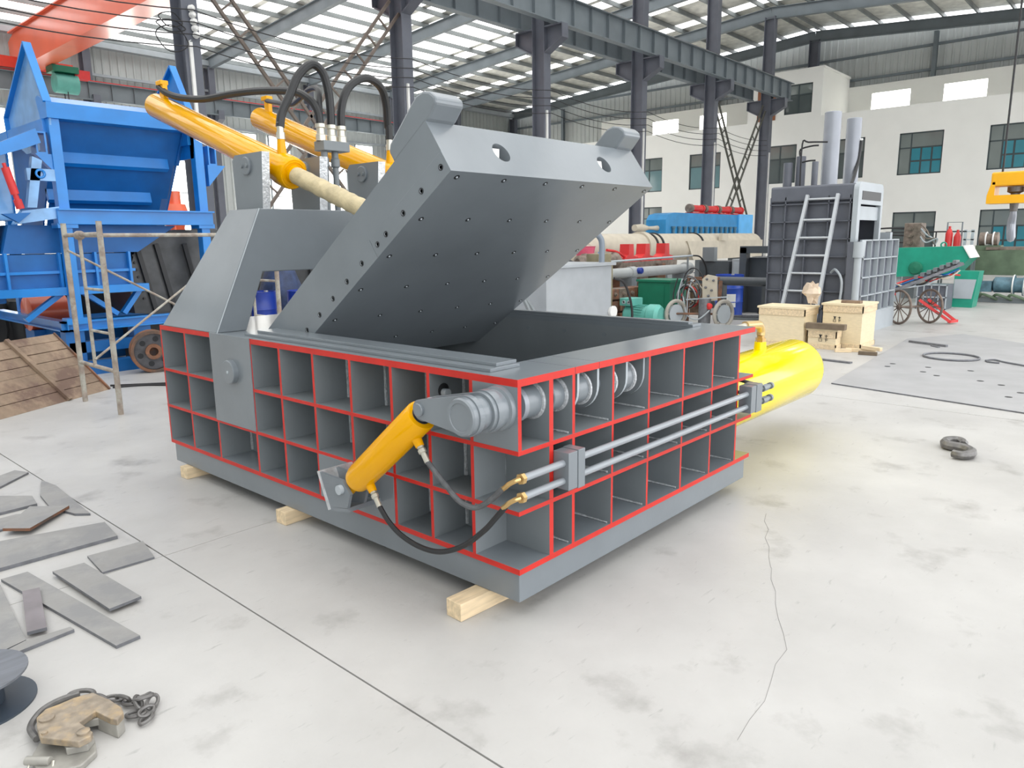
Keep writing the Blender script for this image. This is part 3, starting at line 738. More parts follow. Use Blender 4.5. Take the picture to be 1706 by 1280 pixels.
MB().box(0.45, 1.84, 0.05, 0.09, 0.295, 0.34).xf(LM).build('lid_stiffener', [GREY], lid)
for x in (0.67, 1.62):
    for dx in (-0.09, 0.07): MB().prism([(0.78, 0.295), (1.08, 0.295), (1.0, 0.42), (0.86, 0.42)], 'x', x + dx, x + dx + 0.02).xf(LM).build('rod_lug', [GREY], lid)
# side wear plate seam and recessed bolts
MB().box(0.2485, 0.2515, 0.0, 0.70, 0.0, 0.115).xf(LM).build('side_liner', [GREY], lid, bevel=0.001)
MB().box(0.2485, 0.2515, 0.704, 1.93, 0.0, 0.115).xf(LM).build('side_liner', [GREY], lid, bevel=0.001)
bolt = None
BX = Matrix.Identity(4)
for j in range(6):
    for k in range(6):
        x = 0.318 + 0.3335 * k; s = 0.042 + 0.3245 * j
        if s > 1.72: continue
        if bolt is None:
            bolt = MB().lathe((x, s, 0.001), (0, 0, -1), [(0, 0.016), (0.002, 0.016), (0.002, 0.006), (0.006, 0.004)], 12, mseg=[0, 0, 1, 1]).xf(LM).build('liner_bolt', [DARKHOLE, GREYL], lid); b0 = (x, s)
        else: inst(bolt, lid, Matrix.Translation(Vector((x - b0[0], 0, 0)) + Ls * (s - b0[1])))
sb = None
for s in (0.045, 0.22, 0.395, 0.57, 0.66, 0.835, 1.01, 1.185, 1.36, 1.535):
    if sb is None: sb = MB().lathe((0.2482, s, 0.055), (-1, 0, 0), [(0, 0.016), (0.002, 0.016), (0.002, 0.010), (0.0, 0.009)], 12, mseg=[0, 0, 1, 1]).xf(LM).build('side_bolt', [DARKHOLE, GREYL], lid); s0 = s
    else: inst(sb, lid, Matrix.Translation(Ls * (s - s0)))

# ---- locking shaft in the front top row
SY, SZ = 0.105, 0.955
sh = MB().cyl((-0.19, SY, SZ), (0.72, SY, SZ), 0.036, n=24).build('locking_shaft', [GREY], bp)
for a, b, r in ((0.10, 0.205, 0.082), (0.29, 0.372, 0.078), (0.47, 0.555, 0.078), (0.706, 0.77, 0.078), (0.865, 0.94, 0.078)):
    MB().lathe((a, SY, SZ), (1, 0, 0), [(0, 0.036), (0, r - 0.012), (0.004, r - 0.008), (b - a - 0.012, r - 0.006), (b - a - 0.01, r + 0.004), (b - a, r + 0.006)], 28, mseg=[0, 0, 0, 1, 1]).build('bearing_sleeve', [GREY, WELD], sh)
MB().lathe((0.08, SY, SZ), (1, 0, 0), [(0, 0.036), (0, 0.078), (0.025, 0.08), (0.025, 0.036)], 28).build('thrust_ring', [CHROME], sh)
for x in (0.445, 0.602, 0.848, 1.008):
    pts = [(0.26, ZT - TP), (0.022, ZT - TP), (0.022, 0.965)] + arc((0.145, 0.965), 0.123, PI, 1.5 * PI, 8) + [(0.26, 0.842)]
    MB().prism(pts, 'x', x - 0.008, x + 0.008, 0, mside=1).build('hook_plate', [GREYD, GREYL], bp)
MB().lathe((-0.228, SY, SZ), (1, 0, 0), [(0, 0.0), (0, 0.058), (-0.004, 0.060), (-0.004, 0.074), (0.004, 0.080), (0.028, 0.080), (0.056, 0.080), (0.06, 0.072), (0.13, 0.072), (0.13, 0.092), (0.165, 0.092), (0.17, 0.084), (0.20, 0.084), (0.205, 0.095), (0.228, 0.098)], 36).build('shaft_hub', [GREY], sh)
def lever(xa, xb):
    c0, r0, c1, r1 = (SY, SZ), 0.086, (0.385, 0.942), 0.043
    d = math.hypot(c1[0] - c0[0], c1[1] - c0[1]); th = math.atan2(c1[1] - c0[1], c1[0] - c0[0]); al = math.acos((r0 - r1) / d)
    return MB().prism(arc(c1, r1, th - al, th + al, 14) + arc(c0, r0, th + al, th + 2 * PI - al, 22), 'x', xa, xb)
lv = lever(-0.200, -0.172).build('lock_lever', [GREY], bp, bevel=0.002)
lever(-0.118, -0.092).build('lock_lever', [GREY], bp, bevel=0.002)
MB().lathe((-0.212, 0.385, 0.942), (1, 0, 0), [(0, 0.026), (0.003, 0.029), (0.125, 0.029)], 20).build('lever_pin', [GREY], lv)
# lock cylinder
XC = -0.145
A0 = Vector((XC, 0.385, 0.942)); A1 = Vector((XC, 0.985, 0.452)); ad = (A1 - A0).normalized(); al_ = (A1 - A0).length
lc = MB().lathe(A0, ad, [(0.065, 0.045), (0.062, 0.060), (0.062, 0.070), (0.07, 0.073), (0.66, 0.073), (0.70, 0.066), (0.715, 0.05), (0.72, 0.0)], 36).build('lock_cylinder', [YEL], bp)
MB().cyl(A0 - ad * 0.03, A0 + ad * 0.12, 0.034).build('piston_rod', [CHROME], lc)
MB().lathe(A0, ad, [(0.0645, 0.036), (0.0645, 0.046), (0.07, 0.046)], 28).build('gland_seal', [DARKHOLE], lc)
MB().cyl(A1 - ad * 0.09, A1 + ad * 0.03, 0.035).build('base_lug', [YEL], lc)
pd = Vector((-0.35, -ad.z * -0.0 - 0.62, -0.62)).normalized()
def port(t, sgn, path, col):
    o = A0 + ad * t; nv = Vector((-0.05, -abs(ad.z), -abs(ad.y))).normalized()
    MB().cyl(o + nv * 0.06, o + nv * 0.105, 0.024, 0.02).build('cylinder_port', [YEL], lc)
    e = o + nv * 0.10
    e2 = e + Vector((0.0, -0.02, -0.03))
    MB().lathe(e, nv, [(0, 0.016), (0.012, 0.016), (0.014, 0.012), (0.02, 0.019), (0.036, 0.019), (0.04, 0.013), (0.085, 0.0135)], 10).build('hose_fitting', [ZINC], lc)
    st = e + nv * 0.08
    pts = [tuple(st)] + path
    MB().tube(spline(pts, 6), 0.0125, 10).build('hydraulic_hose', [col], bp)
port(0.165, 1, [(-0.142, 0.285, 0.600), (-0.128, 0.225, 0.546), (-0.11, 0.147, 0.532), (-0.092, 0.069, 0.584), (-0.082, 0.015, 0.641)], HOSEG)
port(0.625, 1, [(-0.152, 0.69, 0.342), (-0.142, 0.61, 0.29), (-0.126, 0.496, 0.259), (-0.112, 0.374, 0.267), (-0.10, 0.243, 0.328), (-0.088, 0.129, 0.422), (-0.08, 0.057, 0.502), (-0.075, 0.01, 0.557)], RUBBER)
# bracket under the lock cylinder
bk = MB()
for xa in (-0.205, -0.105): bk.prism([(1.165, 0.505), (1.09, 0.335), (0.945, 0.36), (0.915, 0.44), (0.975, 0.50)], 'x', xa, xa + 0.016)
bk.prism([(1.09, 0.335), (1.085, 0.315), (0.93, 0.345), (0.945, 0.362)], 'x', -0.205, 0.0)
bk = bk.build('cylinder_bracket', [GREY], bp)
MB().prism([(1.168, 0.51), (1.186, 0.505), (1.106, 0.315), (1.085, 0.325)], 'x', -0.208, 0.0).build('bracket_stop', [ALU], bk)
MB().lathe((-0.225, 0.985, 0.452), (1, 0, 0), [(0, 0.024), (0.16, 0.024)], 16).build('bracket_pin', [GREYL], bk)
# pressure pipes along the front
for z, zz in ((0.685, 0.645), (0.604, 0.56)):
    pp = MB().cyl((-0.045, -0.052, z), (2.19, -0.052, z), 0.0165, n=16).build('pressure_pipe', [mat('pipe_grey_enamel', (0.27, 0.295, 0.32), 0.3, vary=0.05, coat=0.3)], bp)
    MB().lathe((-0.05, -0.052, z), (1, 0, 0), [(0, 0.014), (0, 0.024), (0.02, 0.024), (0.02, 0.0165)], 6).build('pipe_nut', [BRASS], pp)
    MB().tube(spline([(-0.05, -0.052, z), (-0.068, -0.042, z - 0.004), (-0.078, -0.015, z - 0.022), (-0.08, 0.0, z - 0.036), (-0.081, 0.018, z - 0.05)], 4), 0.011, 8).build('brass_elbow', [BRASS], pp)
    MB().lathe((2.25, -0.052, z), (1, 0, 0), [(0, 0.012), (0.08, 0.012), (0.08, 0.024), (0.15, 0.024), (0.15, 0.015), (0.2, 0.015), (0.2, 0.024), (0.225, 0.024)], 8).build('check_valve', [GREYD], pp)
    MB().tube(spline([(2.36, -0.04, z + 0.01), (2.25, 0.12, z + 0.06), (2.20, 0.25, z + 0.07)], 5), 0.012, 8).build('short_hose', [RUBBER], pp)
MB().box(0.235, 0.30, -0.085, 0.0, 0.565, 0.735).box(0.302, 0.352, -0.088, 0.0, 0.56, 0.738).build('pipe_clamp', [GREY], bp, bevel=0.002)
MB().box(2.10, 2.17, -0.085, 0.0, 0.565, 0.735).box(2.172, 2.255, -0.088, 0.0, 0.56, 0.738).build('pipe_clamp', [GREY], bp, bevel=0.002)
# big side cylinder
CY, CZ, CRr = 0.45, 0.505, 0.262
bc = MB().lathe((XR, CY, CZ), (1, 0, 0), [(0, CRr + 0.02), (0.1, CRr + 0.02), (0.1, CRr), (2.10, CRr), (2.16, CRr - 0.015), (2.20, CRr - 0.06), (2.21, 0)], 48).build('side_cylinder', [YELB], bp)
MB().cyl((3.45, CY, CZ + CRr - 0.01), (3.45, CY, CZ + CRr + 0.06), 0.05, 0.045).build('cylinder_port', [YELB], bc)
MB().lathe((3.45, CY, CZ + CRr + 0.06), (0, 0, 1), [(0, 0.04), (0.03, 0.04), (0.03, 0.03), (0.05, 0.03)], 6).build('port_nut', [BRASS], bc)
TAN = mat('tan_brass_pipe', (0.60, 0.43, 0.19), 0.3, 0.4)
MB().tube(spline([(3.45, CY, CZ + CRr + 0.11), (3.45, CY, CZ + CRr + 0.15), (3.41, CY, CZ + CRr + 0.195), (3.33, CY, CZ + CRr + 0.205), (3.15, CY, CZ + CRr + 0.215)], 6), 0.034, 12).build('feed_pipe', [TAN], bc)
MB().tube(spline([(3.15, CY, CZ + CRr + 0.215), (2.75, CY, CZ + CRr + 0.205), (2.4, CY, CZ + CRr + 0.205), (2.2, CY, CZ + CRr + 0.20)], 4), 0.022, 10).build('feed_pipe', [ZINC], bc)

# timber blocks under the press
for i, (x0, y0, l, lab) in enumerate(((-0.16, 0.205, 0.45, 'pine timber block under the near corner of the baling press'), (-0.05, 1.80, 0.4, 'pine timber block under the middle of the long red-edged side'), (-0.03, 3.12, 0.4, 'pine timber block under the far end of the long red-edged side'))):
    b = MB().box(0, l, 0, 0.098, 0, ZB - 0.002).build('timber_block', [WOOD], bevel=0.004)
    b.location = (x0, y0, 0.0); b.rotation_euler = (0, 0, (-0.05, 0.03, 0.02)[i]); tag(b, lab, 'timber block', 'timber blocks under the press')

# ================================================================== left of the press
# ---- blue hopper machine
bh = thing('hopper_machine', 'tall blue steel hopper machine with pointed side wings behind the scaffold', 'machine', (2.0, 9.6, 0))
for i, x in enumerate((1.0, 2.78)):
    for y in (8.40, 10.6): MB().box(x + 0.02, x + 0.14, y, y + 0.14, 0.70, 3.16).build('frame_post', [BLUE], bh, bevel=0.004)
    MB().box(x - 0.06, x + 0.22, 8.38, 8.56, 0.66, 0.74).build('post_foot', [BLUE], bh)
    MB().box(x - 0.03, x + 0.2, 8.37, 8.60, 1.86, 1.92).build('post_collar', [BLUE], bh)
MB().box(0.98, 2.96, 8.36, 8.54, 1.905, 2.08).build('mid_beam', [BLUE], bh, bevel=0.004)
MB().box(0.98, 2.96, 8.30, 8.60, 2.075, 2.095).build('mid_beam_flange', [BLUE], bh)
MB().prism([(8.36, 3.16), (8.60, 3.16), (8.70, 3.42), (8.62, 3.44), (8.34, 3.34)], 'x', 1.0, 2.95).build('top_beam', [BLUE], bh)
for x0, x1 in ((0.98, 1.16), (2.76, 2.94)): MB().box(x0, x1, 8.5, 10.7, 3.0, 3.16).build('top_rail', [BLUE], bh)
# inclined hopper skin made of sheets with cross ribs
for k in range(3):
    a, b = k / 3, (k + 1) / 3
    ya, yb = 8.62 + 0.9 * a, 8.62 + 0.9 * b; za, zb2 = 3.2 - 1.35 * a, 3.2 - 1.35 * b
    MB().prism([(ya, za), (yb, zb2), (yb + 0.02, zb2 + 0.015), (ya + 0.02, za + 0.015)], 'x', 1.12 + 0.10 * a, 2.80 - 0.25 * a).build('hopper_sheet', [BLUED], bh)
    if k: MB().prism([(ya - 0.02, za - 0.10), (ya - 0.08, za - 0.06), (ya - 0.05, za + 0.08), (ya + 0.02, za + 0.08)], 'x', 1.14, 2.78 - 0.16 * k).build('hopper_rib', [BLUE], bh)
for s, x in ((1, 1.14), (-1, 2.76)): MB().prism([(8.6, 3.16), (10.4, 3.16), (10.4, 1.9), (9.55, 1.85)], 'x', x, x + s * 0.02).build('hopper_side', [BLUED], bh)
# wings
WG = [(8.36, 3.34), (8.82, 4.08), (9.95, 3.33), (9.92, 3.05), (9.4, 2.82), (8.44, 2.82)]
for x in (1.03, 2.80):
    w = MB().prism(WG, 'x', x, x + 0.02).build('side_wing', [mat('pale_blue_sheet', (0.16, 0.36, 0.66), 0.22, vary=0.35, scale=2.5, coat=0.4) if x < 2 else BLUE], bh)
    for (a, b) in zip(WG, WG[1:4]): MB().bar((x - 0.01, *a), (x - 0.01, *b), 0.09, 0.025, upv=(0, -(b[1] - a[1]), b[0] - a[0])).build('wing_flange', [BLUE], w)
# square hollow section stubs by the posts
for x in (0.86, 3.0):
    s_ = MB()
    for a, b, c, d in ((0, 0.02, 0, 0.26), (0.10, 0.12, 0, 0.26), (0.02, 0.10, 0, 0.02), (0.02, 0.10, 0.24, 0.26)): s_.box(x + a, x + b, 8.42, 8.62, 2.74 + c, 2.74 + d)
    s_.build('hollow_stub', [BLUE], bh)
    MB().prism([(x - 0.02, 2.74), (x + 0.24, 2.74), (x + (0.24 if x < 2 else -0.02), 2.45)], 'y', 8.42, 8.52).build('stub_gusset', [BLUE], bh)
# outrigger on the side with red cylinder
PALE = MATS['pale_blue_sheet']
MB().prism([(0.30, 2.62), (0.30, 2.74), (0.86, 3.02), (0.90, 2.86), (0.72, 2.78)], 'y', 8.36, 8.62).build('outrigger', [BLUE], bh)
MB().prism([(0.68, 2.1), (0.78, 2.1), (0.90, 2.66), (0.80, 2.70)], 'y', 8.40, 8.5).build('outrigger_strut', [PALE], bh)
MB().box(0.72, 1.02, 8.40, 8.48, 2.42, 2.56).build('eye_bar', [PALE], bh)
MB().torus((0.86, 8.39, 2.50), (0, 1, 0), 0.045, 0.014, 20, 6).build('lifting_eye', [BLUE], bh)
MB().prism([(0.52, 1.90), (1.02, 1.98), (1.02, 2.12), (0.62, 2.06)], 'y', 8.40, 8.55).build('lower_arm', [PALE], bh)
MB().prism([(0.40, 2.02), (0.70, 2.04), (0.56, 1.92)], 'y', 8.36, 8.44).build('arm_gusset', [BLUED], bh)
rc = MB().lathe((0.49, 8.38, 2.60), (0.11, 0, -0.52), [(0, 0.02), (0.05, 0.02), (0.05, 0.045), (0.36, 0.045), (0.36, 0.03), (0.42, 0.03), (0.42, 0.045), (0.53, 0.045)], 16).build('red_cylinder', [REDP], bh)
MB().box(0.1, 0.62, 8.7, 10.2, 1.95, 2.75).build('side_housing', [PALE], bh, bevel=0.02)
# lower trough
MB().prism([(0.52, 1.9), (0.98, 1.9), (2.55, 1.9), (2.0, 1.55), (0.42, 1.55)], 'y', 8.66, 9.6).build('chute', [BLUED], bh)
MB().box(0.30, 1.86, 8.60, 9.6, 1.12, 1.54).build('trough', [BLUED], bh)
MB().box(0.30, 1.90, 8.55, 8.60, 1.30, 1.335).build('trough_rib', [BLUE], bh)
for x in (0.40, 0.98, 1.4, 1.82): MB().box(x, x + 0.03, 8.53, 8.60, 1.12, 1.56).build('trough_rib', [BLUE], bh)
MB().box(-0.1, 2.02, 8.46, 8.70, 1.03, 1.13).build('trough_beam', [BLUE], bh)
MB().box(-0.5, 0.42, 8.75, 10.2, 0.95, 1.95).build('drive_housing', [BLUED], bh, bevel=0.02)
MB().box(-0.2, 0.35, 8.9, 9.4, 2.75, 2.95).build('drive_motor', [DARKHOLE], bh, bevel=0.03)
# base frame
MB().hbeam((0.89, 8.46, 0.635), (3.3, 8.46, 0.635), 0.12, 0.13).build('base_beam', [BLUE], bh)
MB().hbeam((0.95, 8.40, 0.635), (0.95, 11.4, 0.635), 0.12, 0.13).build('base_beam', [BLUE], bh)
for x in (0.92, 1.75, 2.7): MB().box(x, x + 0.22, 8.44, 8.64, 0.0, 0.57).build('base_leg', [BLUED], bh)
MB().box(0.95, 3.2, 8.44, 8.60, 0.28, 0.42).build('base_rail', [BLUED], bh)
MB().box(1.0, 3.2, 8.32, 8.52, 0.0, 0.16).build('base_skid', [BLUED], bh)
for a, b in (((0.55, 0.74), (1.02, 1.08)), ((1.22, 1.06), (1.62, 0.74)), ((1.7, 0.74), (1.95, 1.06))): MB().bar((a[0], 8.6, a[1]), (b[0], 8.6, b[1]), 0.06, 0.10, upv=(0, 1, 0)).build('diagonal_brace', [BLUE], bh)
MB().box(1.15, 3.2, 9.75, 10.55, 0.0, 0.60).build('dark_backing', [BLUED], bh)  # backing box added to darken the view under the hopper
MB().box(1.2, 3.6, 10.7, 10.9, 0.0, 1.5).build('rear_backing', [mat('black_steel', (0.025, 0.026, 0.028), 0.5)], bh)  # dark panel added so the bright far wall does not show through
# dark crusher housing
cr = bh
MB().prism([(1.95, 0.7), (3.7, 0.5), (3.7, 1.85), (2.6, 1.85), (2.05, 1.6), (1.9, 1.2)], 'y', 8.85, 9.6).build('crusher_housing', [mat('dark_oily_steel', (0.06, 0.063, 0.066), 0.4, 0.3, vary=0.3, scale=5)], cr)
for x in (2.05, 2.32, 2.72): MB().bar((x, 8.83, 1.65), (x + 0.18, 8.83, 0.72), 0.06, 0.05, upv=(0, 1, 0)).build('housing_rib', [mat('black_steel', (0.025, 0.026, 0.028), 0.5)], cr)
for i in range(7): MB().lathe((2.0 + 0.015 * i, 8.85, 1.5 - 0.1 * i), (0, -1, 0), [(0, 0.018), (0.02, 0.018)], 6).build('housing_bolt', [MATS['black_steel']], cr)
MB().box(2.0, 3.6, 8.9, 9.5, 0.0, 0.6).build('housing_base', [MATS['black_steel']], cr)
# orange things behind
t = thing('feed_funnel', 'small orange funnel with a spout seen through the blue frame', 'funnel', (4.05, 12, 0))
MB().lathe((4.05, 12, 1.75), (0, 0, 1), [(0, 0.12), (0.22, 0.16), (0.42, 0.26), (0.62, 0.20), (0.62, 0.13), (0.85, 0.13), (0.85, 0.10)], 20).build('funnel_body', [ORANGE], t)
for a in range(3): MB().cyl((4.05 + 0.2 * math.cos(2.1 * a), 12 + 0.2 * math.sin(2.1 * a), 0), (4.05 + 0.14 * math.cos(2.1 * a), 12 + 0.14 * math.sin(2.1 * a), 2.05), 0.025).build('leg', [ORANGE], t)
t = bh
MB().lathe((0.98, 10.2, 0.70), (1, 0, 0), [(0, 0.22), (0.02, 0.25), (0.5, 0.25), (0.52, 0.22)], 24).build('orange_drum', [ORANGE], t)
MB().box(1.0, 1.5, 10.0, 10.4, 0.0, 0.47).build('cradle', [BLUED], t)
t = thing('scrap_heap', 'heap of dark rubber scrap under the blue machine', 'scrap', (0.9, 12.4, 0))
for i in range(9): MB().lathe((0.5 + 0.17 * i, 12.4 + 0.1 * (i % 3), 0.0), (0.1 * (i % 2), 0, 1), [(0, 0.25), (0.3, 0.3), (0.55 + 0.1 * (i % 4), 0.2), (0.75 + 0.1 * (i % 3), 0.0)], 7).build('scrap_lump', [RUBBER], t)
# pulley wheel
pu = thing('pulley_wheel', 'rusty grooved pulley wheel with round holes standing by the blue machine', 'pulley', (1.74, 7.9, 0))
PC = Vector((1.74, 7.84, 0.275)); pdv = Vector((0.28, 1, 0)).normalized()
prof = [(0, 0.235), (0, 0.272)]
for k in range(6): prof += [(0.012 + 0.036 * k, 0.275), (0.022 + 0.036 * k, 0.25), (0.036 + 0.036 * k, 0.25)]
prof += [(0.24, 0.272), (0.24, 0.235), (0.06, 0.235)]
MB().lathe(PC, pdv, prof, 44, caps=False).build('grooved_rim', [RUST], pu)
dk = MB().lathe(PC + pdv * 0.05, pdv, [(0, 0.0), (0, 0.237), (0.03, 0.237), (0.03, 0.0)], 40).build('web_disc', [mat('dark_worn_steel', (0.10, 0.10, 0.11), 0.5, 0.3, vary=0.3, scale=10)], pu)
MB().lathe(PC + pdv * 0.0, pdv, [(0.05, 0.055), (0.0, 0.055), (0.0, 0.10), (0.05, 0.10)], 28).build('hub', [RUST], pu)
u_ = pdv.cross(Vector((0, 0, 1))).normalized()
for k in range(6):
    a = k * PI / 3 + 0.3; c = PC + pdv * 0.049 + (u_ * math.cos(a) + Vector((0, 0, math.sin(a)))) * 0.165
    MB().lathe(c, -pdv, [(0, 0.036), (0.002, 0.036)], 14).build('web_hole', [DARKHOLE], pu)
# ---- scaffold
sf = thing('scaffold', 'rusty tubular scaffold frame with ladder rungs and cross braces', 'scaffold', (1.5, 6.2, 0))
def tb(a, b, r, name): return MB().cyl(a, b, r, n=12).build(name, [RUSTP], sf)
for x in (0.48, 2.30):
    for y in (6.62, 5.66): tb((x, y, 0), (x, y, 1.87), 0.026, 'post')
    tb((x, 6.2, 0.44), (x, 6.2, 1.75), 0.017, 'ladder_post')
    tb((x, 6.62, 0.43), (x, 5.66, 0.43), 0.021, 'rail'); tb((x, 6.62, 1.75), (x, 5.66, 1.75), 0.021, 'rail')
    for z in (1.22, 0.80): tb((x, 6.2, z), (x, 5.66, z), 0.014, 'rung')
tb((0.44, 6.2, 1.745), (2.7, 6.2, 1.745), 0.021, 'ledger_tube')
for xx in (0.48, 2.3): MB().lathe((xx, 6.14, 1.745), (0, 1, 0), [(0, 0.03), (0.03, 0.045), (0.09, 0.045), (0.12, 0.03)], 12).build('clamp_coupler', [RUSTP], sf)
tb((0.48, 6.60, 1.60), (2.3, 6.60, 0.50), 0.012, 'cross_brace'); tb((0.48, 6.18, 0.50), (2.3, 6.58, 1.60), 0.012, 'cross_brace')
# ---- leaning plank panel
pb = thing('plank_panel', 'dirty brown plank panel with a batten leaning low in front of the blue machine', 'board', (-0.2, 7.0, 0))
A_ = Vector((-1.30, 5.79, 0)); B_ = Vector((0.91, 7.12, 0)); dv = (B_ - A_).normalized(); far = Vector((0.573, 7.68, 0.643)) - Vector((0.91, 7.12, 0)); nv = dv.cross(far).normalized()
ed = [0.0, 0.16, 0.30, 0.47, 0.60, 0.74, 0.88, 1.0]
random.seed(3)
for a, b in zip(ed, ed[1:]):
    off = nv * random.uniform(-0.004, 0.006); e0 = random.uniform(-0.015, 0.015)
    q = [A_ + far * (a + 0.004) + off, B_ + dv * e0 + far * (a + 0.004) + off, B_ + dv * e0 + far * (b - 0.004) + off, A_ + far * (b - 0.004) + off]
    th = -nv * 0.03
    MB()._add([*q, *[p + th for p in q]], [(0, 1, 2, 3), (7, 6, 5, 4), (0, 4, 5, 1), (1, 5, 6, 2), (2, 6, 7, 3), (3, 7, 4, 0)]).build('plank', [OLDWOOD], pb)
for t0 in (0.60, 0.02):
    p = A_ + (B_ - A_) * (0.76 if t0 > 0.5 else 0.2)
    MB().bar(p + nv * 0.02, p + far + nv * 0.02 - dv * 0.05, 0.05, 0.035, upv=nv).build('batten', [OLDWOOD], pb)
MB().bar(B_ + nv * 0.006 - dv * 0.012, B_ + far + nv * 0.006 - dv * 0.012, 0.02, 0.03, upv=nv).build('edge_strip', [RUST], pb)
for t0 in (0.15, 0.85):
    p = A_ + (B_ - A_) * t0 + far * 0.95 - nv * 0.04; MB().bar(p, Vector((p.x - 0.05, p.y + 0.1, 0)), 0.06, 0.06).build('prop', [OLDWOOD], pb)
# ---- loose cable on the floor and drums seen through the gantry
tag(MB().tube(spline([(0.95, 7.15, 0.012), (1.25, 7.0, 0.012), (1.6, 6.6, 0.012), (1.9, 6.55, 0.012)], 6), 0.011, 6).build('floor_cable', [CABLE]), 'black cable on the floor under the rusty scaffold, outer one', 'cable', 'cables under the scaffold')
tag(MB().tube(spline([(0.98, 7.3, 0.012), (1.3, 7.05, 0.012), (1.65, 6.8, 0.012), (2.0, 6.72, 0.012)], 6), 0.011, 6).build('floor_cable', [CABLE]), 'black cable on the floor under the rusty scaffold, inner one', 'cable', 'cables under the scaffold')
def drum(x, y, z, label, m, r=0.29, h=0.86, grp=None):
    d = thing('steel_drum', label, 'drum', (x, y, z), group=grp)
    MB().lathe((x, y, z), (0, 0, 1), [(0, r - 0.01), (0.01, r), (h / 3 - 0.015, r), (h / 3, r + 0.01), (h / 3 + 0.015, r), (2 * h / 3 - 0.015, r), (2 * h / 3, r + 0.01), (2 * h / 3 + 0.015, r), (h - 0.01, r), (h, r + 0.006), (h, r - 0.015), (h - 0.02, r - 0.015), (h - 0.02, 0)], 32).build('drum_shell', [m], d)
    MB().cyl((x + r * 0.5, y, z + h - 0.02), (x + r * 0.5, y, z + h + 0.005), 0.035).build('bung', [ZINC], d)
    return d
drum(4.12, 9.35, 0, 'navy steel drum seen through the gantry opening', DRUM)
drum(4.75, 8.95, 0, 'navy steel drum half hidden by the raised lid edge', DRUM)
MB_ = MB().lathe((5.0, 10.1, 0.0), (0, 0, 1), [(0, 0.35), (0.8, 0.4), (1.2, 0.25), (1.35, 0.0)], 12)
tag(MB_.build('tarp_bundle', [mat('dark_blue_tarp', (0.03, 0.05, 0.12), 0.5, vary=0.4, scale=8, bump=0.8, bscale=8)]), 'dark blue tarp bundle behind the navy drums', 'tarp')

dm = thing('dark_backdrop', 'added dark grey backdrop block behind the navy drums', 'machine', (6.0, 11.6, 0))  # backdrop block added to keep the view through the gantry dark
MB().box(4.9, 7.4, 11.2, 12.4, 0.0, 1.9).build('backdrop_body', [MATS['dark_oily_steel']], dm, bevel=0.03)
for x in (5.1, 5.7, 6.3, 6.9): MB().box(x, x + 0.06, 11.12, 11.2, 0.1, 1.8).build('housing_rib', [MATS['black_steel']], dm)
# ---- orange overhead crane near the far wall
oc = thing('overhead_crane', 'orange overhead crane girder with an end carriage at the ribbed wall', 'crane', (9, 26, 9))
MB().prism([(36.9, 9.75), (35.2, 9.08), (14.2, 9.08), (14.2, 10.55), (36.0, 10.55), (36.9, 10.3)], 'x', 8.75, 9.3).build('box_girder', [ORANGE], oc)
MB().box(8.62, 9.45, 14.2, 35.3, 9.02, 9.08).build('bottom_flange', [ORANGE], oc)
MB().box(8.62, 9.45, 14.2, 36.4, 10.55, 10.6).build('top_flange', [ORANGE], oc)
MB().box(6.9, 10.9, 35.95, 36.35, 9.1, 9.55).build('end_carriage', [mat('crane_red_paint', (0.62, 0.05, 0.03), 0.4)], oc)
MB().box(6.9, 10.9, 13.6, 13.95, 9.36, 9.8).build('end_carriage', [MATS['crane_red_paint']], oc)
ho = MB().lathe((9.4, 34.0, 8.35), (1, 0, 0), [(0, 0.2), (0.03, 0.4), (0.9, 0.4), (0.93, 0.2)], 18).build('hoist_drum', [AQUA], oc)
MB().box(9.3, 10.3, 33.6, 34.4, 8.75, 9.0).build('hoist_frame', [GREEND], oc)
MB().box(10.2, 10.8, 33.8, 34.2, 8.6, 8.95).build('hoist_brake', [REDP], oc)
for yy in (33.8, 34.2): MB().cyl((9.85, yy, 7.3), (9.85, yy, 8.0), 0.02, n=6).build('hoist_rope', [CABLE], oc)
MB().box(9.7, 10.0, 33.7, 34.3, 7.1, 7.3).build('bottom_block', [WHITE], oc)

# ---- offcut steel plates on the floor, near left
def plate(poly, z, th, label, m=PLATE, edge=CUT, tilt=None):
    o = MB().prism(poly, 'z', 0, th * 1.25, 0, mside=1).build('steel_plate', [m, edge])
    cx = sum(p[0] for p in poly) / len(poly); cy = sum(p[1] for p in poly) / len(poly)
    for v in o.data.vertices: v.co.x -= cx; v.co.y -= cy
    o.location = (cx, cy, z)
    if tilt: o.rotation_euler = tilt
    return tag(o, label, 'steel plate', 'offcut plates on the floor')
plate([(-1.5, 4.05), (-0.95, 4.2), (-0.78, 4.30), (-0.73, 4.16), (-0.98, 3.92), (-1.5, 3.78)], 0.0005, 0.012, 'grey offcut plate with a pointed end farthest along the row')
plate([(-0.727, 3.88), (-0.70, 3.66), (-0.745, 2.89), (-0.81, 2.96), (-0.87, 3.225), (-0.838, 3.52)], 0.0005, 0.012, 'long grey six-sided offcut lying against the floor joint')
plate([(-1.45, 3.60), (-1.02, 3.705), (-0.879, 3.54), (-0.906, 3.345), (-1.11, 3.335), (-1.5, 3.25)], 0.0005, 0.014, 'grey offcut plate with a blunt end beside the six-sided one')
plate([(-1.40, 3.23), (-1.05, 3.24), (-0.95, 3.18), (-1.17, 3.02), (-1.5, 2.95)], 0.001, 0.010, 'grey offcut plate half under the pointed brown-edged plate', PLATE)
plate([(-1.196, 2.93), (-0.972, 3.248), (-0.80, 3.085), (-1.09, 2.82)], 0.024, 0.014, 'pointed plate with a rust brown cut edge', PLATE, RUST, tilt=(0.0, 0.03, 0))
